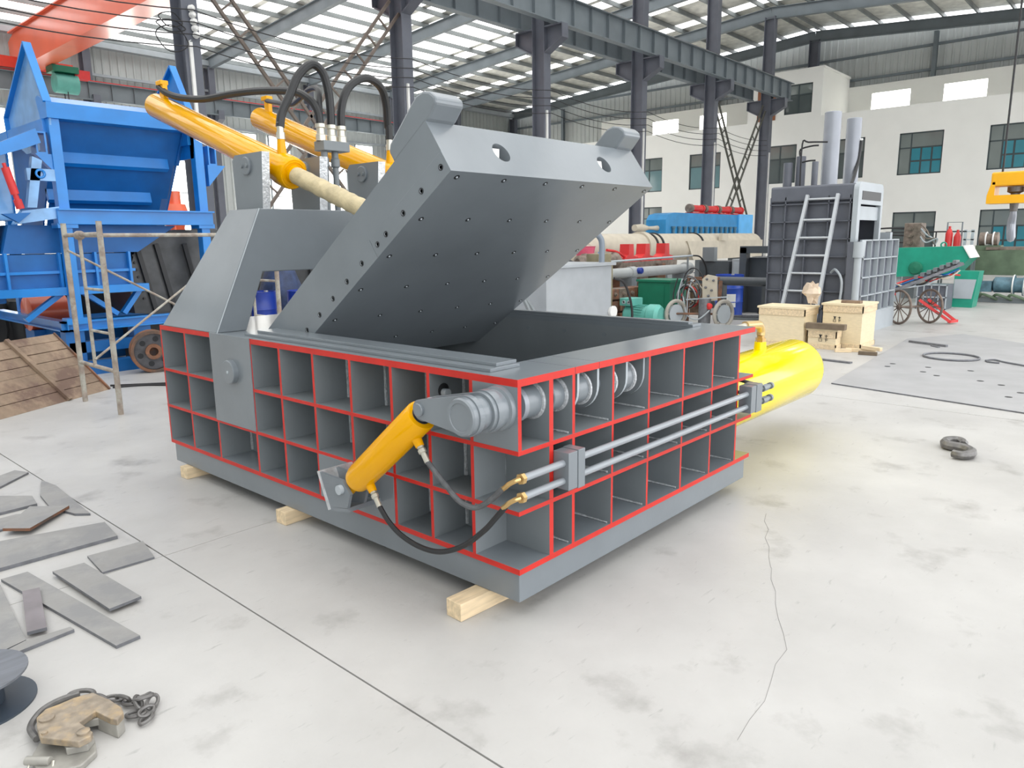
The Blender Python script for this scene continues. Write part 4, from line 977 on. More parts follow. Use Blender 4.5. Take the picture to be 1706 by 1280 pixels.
plate([(-1.75, 2.78), (-1.244, 2.80), (-0.746, 2.653), (-0.779, 2.37), (-1.348, 2.385), (-1.85, 2.40)], 0.0005, 0.016, 'wide pale grey plate with a straight cut blue edge')
plate([(-0.989, 2.222), (-0.708, 2.20), (-0.758, 1.93), (-1.012, 1.943)], 0.0005, 0.009, 'four-sided grey plate closest to the floor joint corner')
plate([(-1.188, 2.106), (-1.044, 2.095), (-1.004, 1.482), (-1.149, 1.468)], 0.0165, 0.011, 'plain oblong grey plate lying on the long strip')
plate([(-1.378, 2.243), (-1.263, 2.239), (-1.144, 1.150), (-1.243, 1.142)], 0.0005, 0.012, 'long narrow grey strip with a clean cut end')
plate([(-1.357, 1.973), (-1.289, 1.952), (-1.391, 1.50), (-1.461, 1.518)], 0.0165, 0.012, 'short violet-grey bar lying across the strip', PLATE2)
plate([(-1.95, 2.30), (-1.394, 2.20), (-1.474, 1.49), (-1.62, 1.45), (-2.1, 1.33)], 0.0005, 0.010, 'large pale grey plate at the picture edge above the wire spool')
plate([(-1.62, 1.395), (-1.31, 1.425), (-1.314, 1.46), (-1.481, 1.478), (-1.62, 1.43)], 0.0005, 0.012, 'thin blue-edged sliver beside the large pale plate')

# ---- wire spool
sp = thing('wire_spool', 'dark plastic wire spool standing at the picture edge', 'spool', (-1.735, 1.12, 0))
MB().lathe((-1.735, 1.12, 0.0), (0, 0, 1), [(0, 0.0), (0, 0.19), (0.008, 0.19), (0.008, 0.0)], 48).build('lower_flange', [SPOOL], sp)
MB().lathe((-1.735, 1.12, 0.008), (0, 0, 1), [(0, 0.09), (0.112, 0.09)], 32).build('core', [SPOOL], sp)
MB().lathe((-1.735, 1.12, 0.12), (0, 0, 1), [(0, 0.0), (0, 0.175), (0.008, 0.175), (0.008, 0.03), (0.0, 0.03)], 48).build('upper_flange', [SPOOLT], sp)

# ---- plate lifting clamp and its chain
cl = thing('lifting_clamp', 'worn brown plate lifting clamp lying beside the wire spool', 'clamp', (-1.55, 0.66, 0))
CT = [(-1.636, 0.756), (-1.6, 0.785), (-1.559, 0.781), (-1.512, 0.782), (-1.455, 0.764), (-1.432, 0.671), (-1.422, 0.595), (-1.429, 0.559), (-1.459, 0.533), (-1.473, 0.558), (-1.491, 0.64), (-1.548, 0.619), (-1.537, 0.528), (-1.548, 0.513), (-1.587, 0.51), (-1.661, 0.628), (-1.653, 0.691)]
MB().prism(CT, 'z', 0.050, 0.075).build('upper_cheek', [CLAMP], cl, bevel=0.004)
MB().prism([(-1.636, 0.756), (-1.6, 0.785), (-1.455, 0.764), (-1.432, 0.671), (-1.47, 0.62), (-1.548, 0.66), (-1.64, 0.68)], 'z', 0.022, 0.050).build('spacer', [CLAMPG], cl, bevel=0.003)
MB().prism([(-1.491, 0.64), (-1.432, 0.66), (-1.422, 0.595), (-1.43, 0.56), (-1.462, 0.536)], 'z', 0.0, 0.052).build('jaw_pad', [CLAMPG], cl, bevel=0.005)
MB().prism([(-1.651, 0.692), (-1.56, 0.66), (-1.525, 0.56), (-1.543, 0.496), (-1.599, 0.462), (-1.645, 0.479), (-1.70, 0.548), (-1.695, 0.628)], 'z', 0.0, 0.022).build('lower_cheek', [CLAMPG], cl, bevel=0.004)
MB().prism([(-1.60, 0.62), (-1.545, 0.60), (-1.53, 0.545), (-1.56, 0.515), (-1.615, 0.545)], 'z', 0.022, 0.048).build('cam_jaw', [CLAMPG], cl, bevel=0.003)
for (x, y, r) in ((-1.615, 0.721, 0.024), (-1.559, 0.547, 0.020), (-1.645, 0.64, 0.009)): MB().lathe((x, y, 0.074), (0, 0, 1), [(0, r), (0.007, r), (0.009, r - 0.004)], 18).build('pivot_pin', [CLAMP], cl)
MB().cyl((-1.712, 0.607, 0.03), (-1.662, 0.546, 0.03), 0.014).build('latch_roller', [CLAMPG], cl)
MB().tube(spline([(-1.70, 0.60, 0.03), (-1.72, 0.57, 0.012), (-1.70, 0.53, 0.010), (-1.67, 0.52, 0.012), (-1.655, 0.54, 0.03)], 5), 0.004, 6).build('latch_ring', [ZINC], cl)
MB().tube(spline([(-1.655, 0.70, 0.03), (-1.65, 0.79, 0.025), (-1.617, 0.838, 0.03), (-1.579, 0.868, 0.03), (-1.531, 0.870, 0.035), (-1.475, 0.850, 0.04)], 6), 0.012, 8).build('lifting_shackle', [CHAIN], cl)
def link(c, d, upv, a=0.03, b=0.017, r=0.0068):
    d = Vector(d).normalized(); u2 = Vector(upv); sd = d.cross(u2).normalized(); c = Vector(c)
    return MB().tube([c + d * (a * math.cos(t)) + sd * (b * math.sin(t)) for t in [2 * PI * k / 20 for k in range(20)]], r, 7, closed=True)
ch = thing('lifting_chain', 'short heap of dark steel chain links behind the lifting clamp', 'chain', (-1.36, 0.66, 0))
link((-1.465, 0.868, 0.022), (0.6, -0.7, 0), (0, 0, 1), 0.045, 0.028, 0.009).build('chain_link', [CHAIN], ch)
LK = [((-1.425, 0.80, 0.018), (0.4, -0.9, 0.1), (0.9, 0.3, 0.3)), ((-1.39, 0.765, 0.016), (0.5, -0.8, 0), (0.1, 0, 1)), ((-1.373, 0.725, 0.024), (0.3, -0.9, 0.2), (0.9, 0.3, 0.5)), ((-1.358, 0.69, 0.016), (0.6, -0.6, 0), (0, 0.2, 1)), ((-1.33, 0.668, 0.030), (0.9, -0.2, 0.2), (0, 0.5, 1)), ((-1.352, 0.64, 0.036), (0.3, 0.9, 0.2), (0.8, 0, 0.7)), ((-1.375, 0.612, 0.014), (0.8, -0.5, 0), (0, 0, 1)), ((-1.345, 0.590, 0.020), (0.9, 0.3, 0), (0.2, -0.4, 1)), ((-1.31, 0.625, 0.024), (0.7, 0.6, 0.2), (0.3, -0.6, 0.7)), ((-1.36, 0.558, 0.013), (0.7, 0.5, 0), (0, 0.2, 1)), ((-1.335, 0.635, 0.05), (0.9, -0.4, 0.1), (0.2, 0.3, 1))]
for c, d, u2 in LK: link(c, d, u2).build('chain_link', [CHAIN], ch)

# ================================================================== right of the press
# ---- steel plates, ring, bars and hook on the floor
bpz = 0.014
big = thing('floor_plate', 'large pale steel plate with scattered holes lying on the floor', 'steel plate', (8.5, -0.2, 0))
pm = MB().prism([(6.284, 0.80), (5.75, -1.9), (9.5, -2.6), (11.9, 0.56), (10.731, 1.12)], 'z', 0.001, bpz, 0, mside=1).build('plate_body', [PLATEF, CUT], big)
for (x, y) in ((8.057, 0.627), (8.036, 0.212), (7.475, -0.004), (8.069, -0.246), (7.408, -0.46), (7.274, -0.681), (6.608, -0.844), (6.921, -0.905), (7.8, 0.62), (7.65, 0.18)):
    MB().lathe((x, y, bpz + 0.0005), (0, 0, 1), [(0, 0.035), (0.001, 0.035)], 14).build('plate_hole', [DARKHOLE], big)
def fbar(a, b, w, h, label, m=CUT, z=0.0): return tag(MB().bar((*a, z + h / 2 + 0.001), (*b, z + h / 2 + 0.001), w, h).build('flat_bar', [m]), label, 'steel bar', 'flat bars on the floor')
fbar((10.308, 0.981), (10.084, 0.426), 0.05, 0.03, 'thin dark bar on the large pale plate near the cart', z=bpz)
fbar((10.05, 0.62), (9.95, 0.50), 0.04, 0.012, 'tiny dark offcut beside the thin bar on the pale plate', z=bpz)
fbar((7.95, 1.95), (7.835, 1.069), 0.07, 0.02, 'flat grey bar on the floor in front of the crates')
tag(MB().torus((9.05, 0.165, bpz + 0.014), (0, 0, 1), 0.33, 0.013, 40, 8).build('steel_ring', [CUT]), 'thin dark steel ring lying on the large pale plate', 'ring')
tag(MB().tube(spline([(8.80, -0.70, bpz + 0.012), (8.98, -0.45, bpz + 0.012), (9.1, -0.33, bpz + 0.012), (9.0, -0.25, bpz + 0.012), (8.87, -0.30, bpz + 0.012), (8.85, -0.42, bpz + 0.012)], 6), 0.011, 6).build('bent_rod', [CUT]), 'thin bent rod hooked at one end on the pale plate', 'rod')
HP = [(3.936, -0.875), (3.925, -0.935), (4.002, -0.978), (4.09, -0.965), (4.145, -0.895), (4.16, -0.80), (4.236, -0.762), (4.319, -0.775), (4.36, -0.828), (4.31, -0.875), (4.24, -0.885)]
sh_ = thing('crane_hook', 'dark S-shaped steel hook lying alone on the floor', 'hook', (4.15, -0.87, 0))
path = spline([(x, y, 0.036) for x, y in HP], 5)
MB().tube(path, [0.030 + 0.008 * math.sin(PI * i / (len(path) - 1)) for i in range(len(path))], 8).build('hook_body', [CHAIN], sh_)

# ---- wooden crates
def crate(x0, x1, y0, y1, h, label, z=0.0):
    c = thing('wooden_crate', label, 'crate', ((x0 + x1) / 2, (y0 + y1) / 2, z), group='wooden crates by the press')
    MB().box(x0 + 0.015, x1 - 0.015, y0 + 0.015, y1 - 0.015, z + 0.05, z + h - 0.03).build('crate_body', [PLY], c)
    MB().box(x0 - 0.01, x1 + 0.01, y0 - 0.01, y1 + 0.01, z + h - 0.03, z + h).build('crate_lid', [PLY], c)
    for a, b, cc, d in ((x0, x1, y0, y0 + 0.015), (x0, x1, y1 - 0.015, y1), (x0, x0 + 0.015, y0, y1), (x1 - 0.015, x1, y0, y1)):
        MB().box(a, b, cc, d, z + h - 0.13, z + h - 0.03).build('top_batten', [WOOD], c)
        MB().box(a, b, cc, d, z + 0.0, z + 0.07).build('skid', [WOOD], c)
    return c
crate(8.86, 9.42, 2.08, 2.81, 0.60, 'larger pale plywood crate next to the yellow cylinder end')
c2_ = crate(9.18, 9.86, 1.36, 1.95, 0.66, 'tall pale plywood crate with a wood offcut on its lid')
c3_ = crate(8.90, 9.14, 1.62, 2.05, 0.30, 'small plywood crate with black stencil marks')
# stencil marks on the small crate and the tall crate (glass / umbrella / box signs)
def stencil(par, x, yc, zc, s):
    m = MB()
    m.prism([(yc + s * 1.25, zc + s * 0.9), (yc + s * 0.35, zc + s * 0.9), (yc + s * 0.62, zc + s * 0.5), (yc + s * 0.62, zc + s * 0.25), (yc + s * 0.35, zc + s * 0.12), (yc + s * 1.25, zc + s * 0.12), (yc + s * 0.95, zc + s * 0.25), (yc + s * 0.95, zc + s * 0.5)], 'x', x - 0.002, x)
    m.box(x - 0.002, x, yc - s * 0.62, yc - s * 0.46, zc + s * 0.12, zc + s * 0.9); m.box(x - 0.002, x, yc - s * 0.95, yc - s * 0.15, zc + s * 0.55, zc + s * 0.68)
    for a, b, c, d in ((1.2, 0.4, -0.75, -0.68), (1.2, 0.4, -0.15, -0.08), (1.2, 1.1, -0.75, -0.08), (0.5, 0.4, -0.75, -0.08)): m.box(x - 0.002, x, yc + s * b, yc + s * a, zc + s * c, zc + s * d)
    m.box(x - 0.002, x, yc - s * 0.95, yc - s * 0.25, zc - s * 0.15, zc - s * 0.05); m.box(x - 0.002, x, yc - s * 0.55, yc - s * 0.42, zc - s * 0.7, zc - s * 0.1); m.box(x - 0.002, x, yc - s * 0.95, yc - s * 0.5, zc - s * 0.42, zc - s * 0.33)
    m.build('stencil_mark', [BLACKINK], par)
stencil(c3_, 8.899, 1.80, 0.16, 0.062)
stencil(c2_, 9.192, 1.72, 0.42, 0.05)
tag(MB().box(8.84, 8.95, 1.50, 2.06, 0.301, 0.385).build('timber_beam', [DKWOOD], bevel=0.005), 'dark timber beam lying on the small stencilled crate', 'timber beam')
tag(MB().box(9.3, 9.42, 1.45, 1.72, 0.661, 0.70).build('wood_offcut', [OLDWOOD]), 'flat wood offcut on top of the tall crate', 'wood offcut')
for i, (x, y, l, a, lab) in enumerate(((8.78, 1.48, 0.22, 0.5, 'split pine stick nearest the small crate'), (8.92, 1.28, 0.40, 0.15, 'longer pine stick on the floor beside the small crate'), (8.86, 1.12, 0.3, -0.35, 'pine stick leaning on the others by the tall crate'), (8.70, 1.12, 0.24, 0.15, 'dark stick lying in front of the pine sticks'))):
    b = MB().box(-l / 2, l / 2, -0.03, 0.03, 0, 0.05).build('pine_stick', [DKWOOD if i == 3 else WOOD], bevel=0.004); b.location = (x, y, 0.0 if i != 2 else 0.052); b.rotation_euler = (0, 0, PI / 2 + a); tag(b, lab, 'wood stick', 'sticks by the crates')
random.seed(11)
pg = MB(); nr, nc = 6, 9; gv = []
for i in range(nr + 1):
    for j in range(nc):
        th = 2 * PI * j / nc; ph = PI * i / nr; rr = 0.135 * (1 + random.uniform(-0.35, 0.35))
        gv.append((9.14 + rr * math.sin(ph) * math.cos(th) * 0.8, 2.10 + rr * math.sin(ph) * math.sin(th), 0.80 - rr * math.cos(ph) * 1.05))
pg._add(gv, [(i * nc + j, i * nc + (j + 1) % nc, (i + 1) * nc + (j + 1) % nc, (i + 1) * nc + j) for i in range(nr) for j in range(nc)])
tag(pg.build('crumpled_paper', [mat('kraft_paper', (0.62, 0.50, 0.38), 0.8, vary=0.15)]), 'crumpled brown paper bag on top of the larger crate', 'paper')

# ---- upright grey press with leaning ladder
vp = thing('upright_press', 'tall grey upright baling press with two big cylinders on top', 'machine', (11.6, 2.7, 0))
DG0 = mat('graphite_paint', (0.07, 0.08, 0.09), 0.45, vary=0.12)
PG = mat('slate_grey_paint', (0.115, 0.125, 0.15), 0.45, vary=0.12, scale=3)
MB().box(10.62, 10.66, 2.06, 3.42, 0.0, 2.46).build('side_plate', [PG], vp)
MB().box(10.66, 12.3, 3.3, 3.42, 0.0, 2.46).build('rear_plate', [PG], vp)
MB().box(11.9, 12.0, 2.06, 3.3, 0.0, 2.46).build('far_side', [PG], vp)
MB().box(10.55, 12.0, 2.0, 3.42, 2.22, 2.48).build('top_head', [PG], vp, bevel=0.03)
for z in [0.14 + 0.29 * k for k in range(8)]: MB().box(10.55, 10.62, 2.06, 3.42, z, z + 0.018).build('horizontal_rib', [PG], vp)
for y in (2.08, 2.42, 2.78, 3.14, 3.40): MB().box(10.55, 10.62, y, y + 0.018, 0.05, 2.3).build('vertical_rib', [PG], vp)
fr = [(10.52, 1.58), (10.52, 2.38)] + arc((10.64, 2.38), 0.12, PI, PI / 2, 5) + arc((11.72, 2.38), 0.12, PI / 2, 0, 5) + [(11.84, 1.5), (11.74, 1.5), (11.74, 2.15), (10.66, 2.15), (10.66, 1.5), (10.52, 1.5)]
MB().prism([(x, z) for x, z in fr], 'y', 1.96, 2.04).build('front_frame', [GREYL], vp)
MB().box(10.70, 11.70, 1.955, 1.962, 2.22, 2.36).build('dark_slot', [DARKHOLE], vp)
MB().box(10.66, 11.74, 2.0, 2.06, 1.90, 2.12).build('platen_face', [GREYL], vp)
for x, y, z0, z1, r in ((11.15, 2.66, 2.48, 3.70, 0.135), (12.0, 2.58, 2.3, 3.68, 0.125)):
    c = MB().lathe((x, y, z0), (0, 0, 1), [(0, r), (z1 - z0 - 0.01, r), (z1 - z0, r - 0.01)], 32).build('press_cylinder', [CHROME], vp)
MB().lathe((12.0, 2.46, 3.3), (0, -1, 0), [(0, 0.03), (0.04, 0.03)], 10).build('cylinder_port', [WHITE], vp)
for x, y, h, r in ((10.9, 3.28, 0.42, 0.075), (11.0, 3.10, 0.52, 0.08), (10.8, 2.78, 0.40, 0.05)): MB().cyl((x, y, 2.48), (x, y, 2.48 + h), r).build('guide_cylinder', [PG], vp)
for P in ([(11.0, 3.12, 3.0), (11.0, 3.12, 3.12), (10.9, 2.9, 3.15), (10.9, 2.78, 3.15)], [(10.75, 3.0, 2.48), (10.75, 3.0, 3.18), (10.75, 2.9, 3.2), (10.8, 2.6, 3.18)], [(11.1, 3.2, 2.9), (10.8, 2.9, 2.9), (10.8, 2.78, 2.9)]): MB().tube(spline(P, 4), 0.014, 8).build('oil_pipe', [CABLE], vp)
MB().tube(spline([(12.0, 2.44, 3.3), (11.95, 2.46, 2.9), (11.7, 2.44, 2.6), (11.5, 2.42, 2.5)], 6), 0.03, 8).build('oil_hose', [RUBBER], vp)
# door with cells
MB().box(10.42, 10.62, 1.86, 2.04, 0.0, 1.55).build('door_post', [PG], vp)
MB().lathe((10.45, 1.88, 0.3), (0, 0, 1), [(0, 0.055), (1.0, 0.055), (1.0, 0.08), (1.25, 0.08)], 18).build('door_hinge', [GREYL], vp)
MB().prism([(10.44, 1.58), (10.66, 1.58), (10.62, 1.30), (10.52, 1.34)], 'y', 1.83, 1.86).build('door_latch', [GREYL], vp)
dr = MB().box(10.70, 12.72, 1.94, 1.98, 0.0, 1.58).build('press_door', [PG], vp)
for k in range(5): MB().box(10.70, 12.72, 1.87, 1.94, 0.34 + 0.305 * k, 0.36 + 0.305 * k).build('door_rib', [GREYL], dr)
for k in range(6): MB().box(10.70 + 0.40 * k, 10.72 + 0.40 * k, 1.87, 1.94, 0.34, 1.58).build('door_rib', [GREYL], dr)
MB().box(10.70, 12.72, 1.86, 1.94, 0.0, 0.34).build('door_sill', [GREYL], dr)
MB().box(12.60, 12.74, 2.0, 2.4, 0.3, 1.7).build('door_frame_column', [GREYL], vp)

MB().tube(spline([(10.5, 2.3, 1.05), (10.42, 2.2, 1.1), (10.38, 2.08, 0.9), (10.4, 2.12, 0.4), (10.42, 2.2, 0.1)], 6), 0.02, 8).build('drain_hose', [GREYL], vp)
tu = thing('steel_tube', 'dark steel tube on stands between the upright press and the blue drum', 'tube', (11.5, 4.2, 0))
MB().cyl((11.5, 3.6, 0.80), (11.5, 4.95, 0.80), 0.085).build('tube_body', [DG0], tu)
for y in (3.8, 4.7): MB().box(11.42, 11.58, y - 0.06, y + 0.06, 0.0, 0.73).build('stand', [DG0], tu)
ld = thing('leaning_ladder', 'aluminium ladder leaning on the ribbed side of the upright press', 'ladder', (10.1, 2.7, 0))
for ya, yb in ((2.98, 2.76), (2.38, 2.27)): MB().bar((10.02, ya, 0.0), (10.50, yb, 2.32), 0.05, 0.06, upv=(1, 0, 0)).build('stile', [LADDER], ld)
for k in range(8):
    t = (k + 0.6) / 8; z = 2.32 * t
    if k == 7: t = 0.97; z = 2.25
    x = 10.02 + 0.48 * t; MB().cyl((x, 2.98 - 0.22 * t, z), (x, 2.38 - 0.11 * t, z), 0.017, n=8).build('rung', [LADDER], ld)

# ---- spoked-wheel cart
ct = thing('tool_cart', 'old two-wheeled cart with iron spoked wheels and a sloping tray of hoses', 'cart', (0, 0, 0))
aw = Vector((0.80, -0.60, 0)).normalized()
def spoked(c, r, m):
    c = Vector(c); w = MB().tube([c + (Vector((-aw.y, aw.x, 0)) * math.cos(a) + Vector((0, 0, math.sin(a)))) * (r - 0.02) for a in [2 * PI * k / 36 for k in range(36)]], 0.022, 8, closed=True).build('cart_wheel', [m], ct)
    for k in range(12):
        a = 2 * PI * k / 12; d = Vector((-aw.y, aw.x, 0)) * math.cos(a) + Vector((0, 0, math.sin(a)))
        MB().cyl(c + d * 0.03, c + d * (r - 0.03), 0.009, n=6).build('spoke', [m], w)
    MB().lathe(c - aw * 0.04, aw, [(0, 0.03), (0.01, 0.045), (0.07, 0.045), (0.08, 0.03)], 12).build('wheel_hub', [m], w)
RW = mat('rusty_wheel_iron', (0.17, 0.13, 0.105), 0.6, vary=0.3, scale=12)
spoked((12.20, 1.66, 0.325), 0.325, RW); spoked((12.72, 1.26, 0.325), 0.325, RW)
MB().cyl((12.20, 1.66, 0.325), (12.72, 1.26, 0.325), 0.02).build('axle', [RW], ct)
MB().bar((12.3, 2.0, 0.55), (12.9, 0.85, 1.12), 0.30, 0.05).build('sloping_tray', [CUT], ct)
for k in range(7):
    p = Vector((12.3, 2.0, 0.58)) + Vector((0.6, -1.15, 0.57)) * (0.45 + 0.08 * k); MB().box(p.x - 0.14, p.x + 0.14, p.y - 0.03, p.y + 0.03, p.z, p.z + 0.07).build('tray_rung', [GREYD], ct)
for dy in (0, 0.12): MB().bar((12.25, 1.75 + dy, 0.55), (12.1, 2.25 + dy, 0.95), 0.035, 0.035).build('handle', [REDP], ct)
MB().bar((12.5, 1.4, 0.45), (12.75, 0.9, 0.04), 0.06, 0.05).build('prop_leg', [REDP], ct)
MB().bar((12.7, 1.3, 0.45), (12.95, 0.85, 0.04), 0.06, 0.05).build('prop_leg', [REDP], ct)
MB().bar((12.72, 0.92, 0.05), (12.98, 0.84, 0.05), 0.05, 0.05).build('foot_bar', [REDP], ct)
random.seed(5)
for i in range(6):
    pts = [(12.35 + 0.1 * k + random.uniform(-0.06, 0.06), 1.75 - 0.17 * k + random.uniform(-0.06, 0.06), 0.68 + 0.05 * k + random.uniform(-0.06, 0.1)) for k in range(6)]
    MB().tube(spline(pts, 5), 0.016, 6).build('hose_coil', [[REDP, GREYL, CABLE, BEIGE, BLUED, GREYL][i]], ct)
ct.matrix_basis = Matrix.Translation((0.68, 0.155, 0))
# ---- green machine row behind
gm = thing('green_machine', 'teal green machine housing with a white edged end behind the cart', 'machine', (0, 0, 0))
MB().prism([(3.1, 0.62), (1.75, 0.70), (1.42, 1.12), (1.58, 1.37), (3.1, 1.33)], 'x', 16.9, 17.9).build('housing', [GREEN], gm)
MB().prism([(1.40, 1.10), (1.43, 1.10), (1.60, 1.39), (1.57, 1.39)], 'x', 16.86, 17.9).build('white_edge', [WHITE], gm)
for y in (1.6, 2.2, 2.9): MB().box(17.0, 17.1, y, y + 0.1, 0, 0.70).build('leg', [GREYL], gm)
MB().lathe((16.9, 2.55, 0.85), (-1, 0, 0), [(0, 0.14), (0.05, 0.16), (0.10, 0.13), (0.12, 0)], 20).build('bearing_cover', [GREEND], gm)
MB().torus((17.2, 2.06, 1.40), (1, 0, 0), 0.06, 0.018, 16, 6).build('lifting_eye', [GREEN], gm)
gm.matrix_basis = Matrix.Translation((1.05, 0.23, 0))
vm = thing('valve_manifold', 'brown oily valve manifold with pipes above the green machine', 'valve block', (0, 0, 0))
VB = mat('oily_brown_casting', (0.20, 0.16, 0.13), 0.5, 0.2, vary=0.35, scale=9)
MB().box(18.0, 18.5, 2.75, 3.15, 1.30, 1.95).build('block', [VB], vm, bevel=0.02)
MB().box(18.05, 18.4, 2.8, 3.1, 0.0, 1.3).build('stand', [GREYD], vm)
for k in range(3):
    z = 1.45 + 0.18 * k
    MB().lathe((18.0, 2.98, z), (-1, 0, 0), [(0, 0.06), (0.06, 0.06), (0.06, 0.04), (0.14, 0.04)], 10).build('valve', [VB], vm)
    MB().tube(spline([(18.1, 3.15, z), (18.1, 3.5, z + 0.02), (18.1, 3.9, z)], 4), 0.022, 8).build('pipe', [CABLE], vm)
for k in range(4): MB().tube(spline([(18.0, 2.75, 1.9 - 0.1 * k), (17.95, 2.6, 1.75 - 0.1 * k), (17.95, 2.5 - 0.05 * k, 1.55), (18.0, 2.4, 1.40)], 5), 0.02, 6).build('hose', [GREYL if k % 2 else VB], vm)
vm.matrix_basis = Matrix.Translation((1.25, 0.3, 0))
rg = thing('guard_rail', 'thin black pipe guard rail in front of the office window', 'rail', (20.2, 3.2, 0))
for y in (2.2, 2.8, 3.4, 4.0): MB().cyl((20.2, y + 0.1, 0), (20.2, y + 0.1, 1.72), 0.018, n=8).build('post', [CABLE], rg)
MB().cyl((20.2, 2.25, 1.72), (20.2, 4.15, 1.72), 0.018, n=8).build('top_rail', [CABLE], rg)
for i, (y, h) in enumerate(((2.19, 0.62), (2.0, 0.53))):
    b = thing('gas_bottle', ['taller red gas bottle behind the green machine', 'shorter red gas bottle behind the green machine'][i], 'gas bottle', (0, 0, 0), group='red gas bottles')
    MB().lathe((18.2, y, 1.17), (0, 0, 1), [(0, 0.085), (h - 0.12, 0.085), (h - 0.03, 0.05), (h, 0.03)], 16).build('bottle_body', [REDP], b)
    MB().cyl((18.2, y, 1.17 + h), (18.2, y, 1.23 + h), 0.03).build('valve_cap', [REDP], b)
    b.matrix_basis = Matrix.Translation((1.25, 0.25, 0))
t = thing('bottle_rack', 'grey pipe rack holding the red gas bottles', 'rack', (0, 0, 0))
MB().box(18.0, 18.4, 1.55, 2.35, 1.12, 1.165).build('rack_shelf', [GREYD], t)
for x, y in ((18.05, 1.6), (18.05, 2.3), (18.35, 1.6), (18.35, 2.3)): MB().box(x - 0.02, x + 0.02, y - 0.02, y + 0.02, 0, 1.12).build('leg', [GREYD], t)
MB().tube([(18.38, 2.28, 1.16), (18.38, 2.28, 1.95), (18.38, 1.95, 1.95), (18.38, 1.95, 1.16)], 0.018, 8).build('rack_hoop', [STEELB], t)
for y in (1.78, 1.62): MB().box(18.05, 18.12, y, y + 0.06, 1.16, 1.76).build('rack_upright', [GREYL], t)
for z in (1.3, 1.5, 1.7): MB().box(18.05, 18.1, 1.62, 1.84, z, z + 0.03).build('rack_bar', [GREYL], t)
t.matrix_basis = Matrix.Translation((1.25, 0.25, 0))
t = thing('green_bin', 'small green and grey steel bin with a sloping end on the floor', 'bin', (17.5, 1.6, 0))
MB().prism([(1.80, 0.0), (1.40, 0.0), (1.32, 0.82), (1.80, 0.82)], 'x', 17.25, 17.8).build('bin_body', [GREEN], t)
MB().prism([(1.79, 0.20), (1.42, 0.20), (1.36, 0.64), (1.79, 0.64)], 'x', 17.235, 17.25).build('grey_panel', [GREYL], t)
t = thing('ribbed_box', 'small grey ribbed steel box behind the cart wheels', 'box', (16.5, 1.9, 0))
MB().box(16.4, 17.0, 1.75, 2.35, 0.0, 0.55).build('box_body', [PG], t)
for z in (0.0, 0.26, 0.53): MB().box(16.36, 16.4, 1.75, 2.35, z, z + 0.025).build('box_rib', [GREYL], t)
for y in (1.75, 1.9, 2.05, 2.2, 2.33): MB().box(16.36, 16.4, y, y + 0.02, 0, 0.55).build('box_rib', [GREYL], t)
om = thing('olive_machine', 'long olive green machine bed with a motor at the picture edge', 'machine', (20.4, 1.0, 0))
MB().prism([(2.12, 0.62), (-1.5, 0.62), (-1.5, 1.25), (1.2, 1.25), (1.9, 1.22), (2.1, 0.95)], 'x', 20.0, 20.9).build('bed_casting', [OLIVE], om)
MB().box(20.0, 20.9, -1.5, 1.7, 1.25, 1.32).build('bed_top', [VB], om)
MB().lathe((20.2, 1.9, 1.52), (0, -1, 0), [(0, 0.10), (0.02, 0.17), (0.15, 0.17), (0.17, 0.13), (0.28, 0.13), (0.3, 0.17), (0.42, 0.17), (0.44, 0.08)], 22).build('drive_motor', [VB], om)
for k in (0.16, 0.32): MB().torus((20.2, 1.9 - k, 1.52), (0, 1, 0), 0.165, 0.02, 24, 6).build('motor_ring', [WHITE], om)
MB().box(20.1, 20.5, 1.4, 1.95, 1.22, 1.36).build('motor_base', [OLIVE], om)
for y in (1.9, -1.2): MB().box(20.1, 20.8, y - 0.08, y + 0.08, 0, 0.62).build('leg', [OLIVE], om)
pu2 = thing('pump_set', 'grey blue pump and motor set on a skid under the olive machine', 'pump', (19.3, 1.2, 0))
MB().box(19.05, 19.7, 0.55, 1.75, 0.0, 0.10).build('skid', [GREYD], pu2)
MB().box(19.1, 19.5, 1.35, 1.72, 0.25, 0.50).build('pump_block', [mat('pump_blue_grey', (0.10, 0.19, 0.24), 0.5, vary=0.3, scale=8)], pu2)
MB().lathe((19.3, 1.35, 0.42), (0, -1, 0), [(0, 0.12), (0.04, 0.19), (0.40, 0.19), (0.41, 0.24), (0.45, 0.24), (0.46, 0.18), (0.62, 0.18), (0.63, 0.25), (0.68, 0.25)], 22).build('pump_motor', [MATS['pump_blue_grey']], pu2)
for y in (0.92, 0.69): MB().torus((19.3, y, 0.42), (0, 1, 0), 0.24, 0.018, 24, 6).build('flange_ring', [WHITE], pu2)
for k in range(3): MB().tube(spline([(19.1, 1.6 - 0.3 * k, 0.1), (18.95, 1.5 - 0.3 * k, 0.2), (18.95, 1.3 - 0.3 * k, 0.14), (19.05, 1.2 - 0.3 * k, 0.08)], 5), 0.035, 8).build('suction_pipe', [OLIVE], pu2)
MB().bar((18.95, 0.35, 0.0), (18.95, 0.42, 0.55), 0.05, 0.05).build('stand_leg', [RUST], pu2); MB().bar((18.95, 0.0, 0.55), (18.95, 0.5, 0.55), 0.05, 0.04).build('stand_bar', [RUST], pu2)
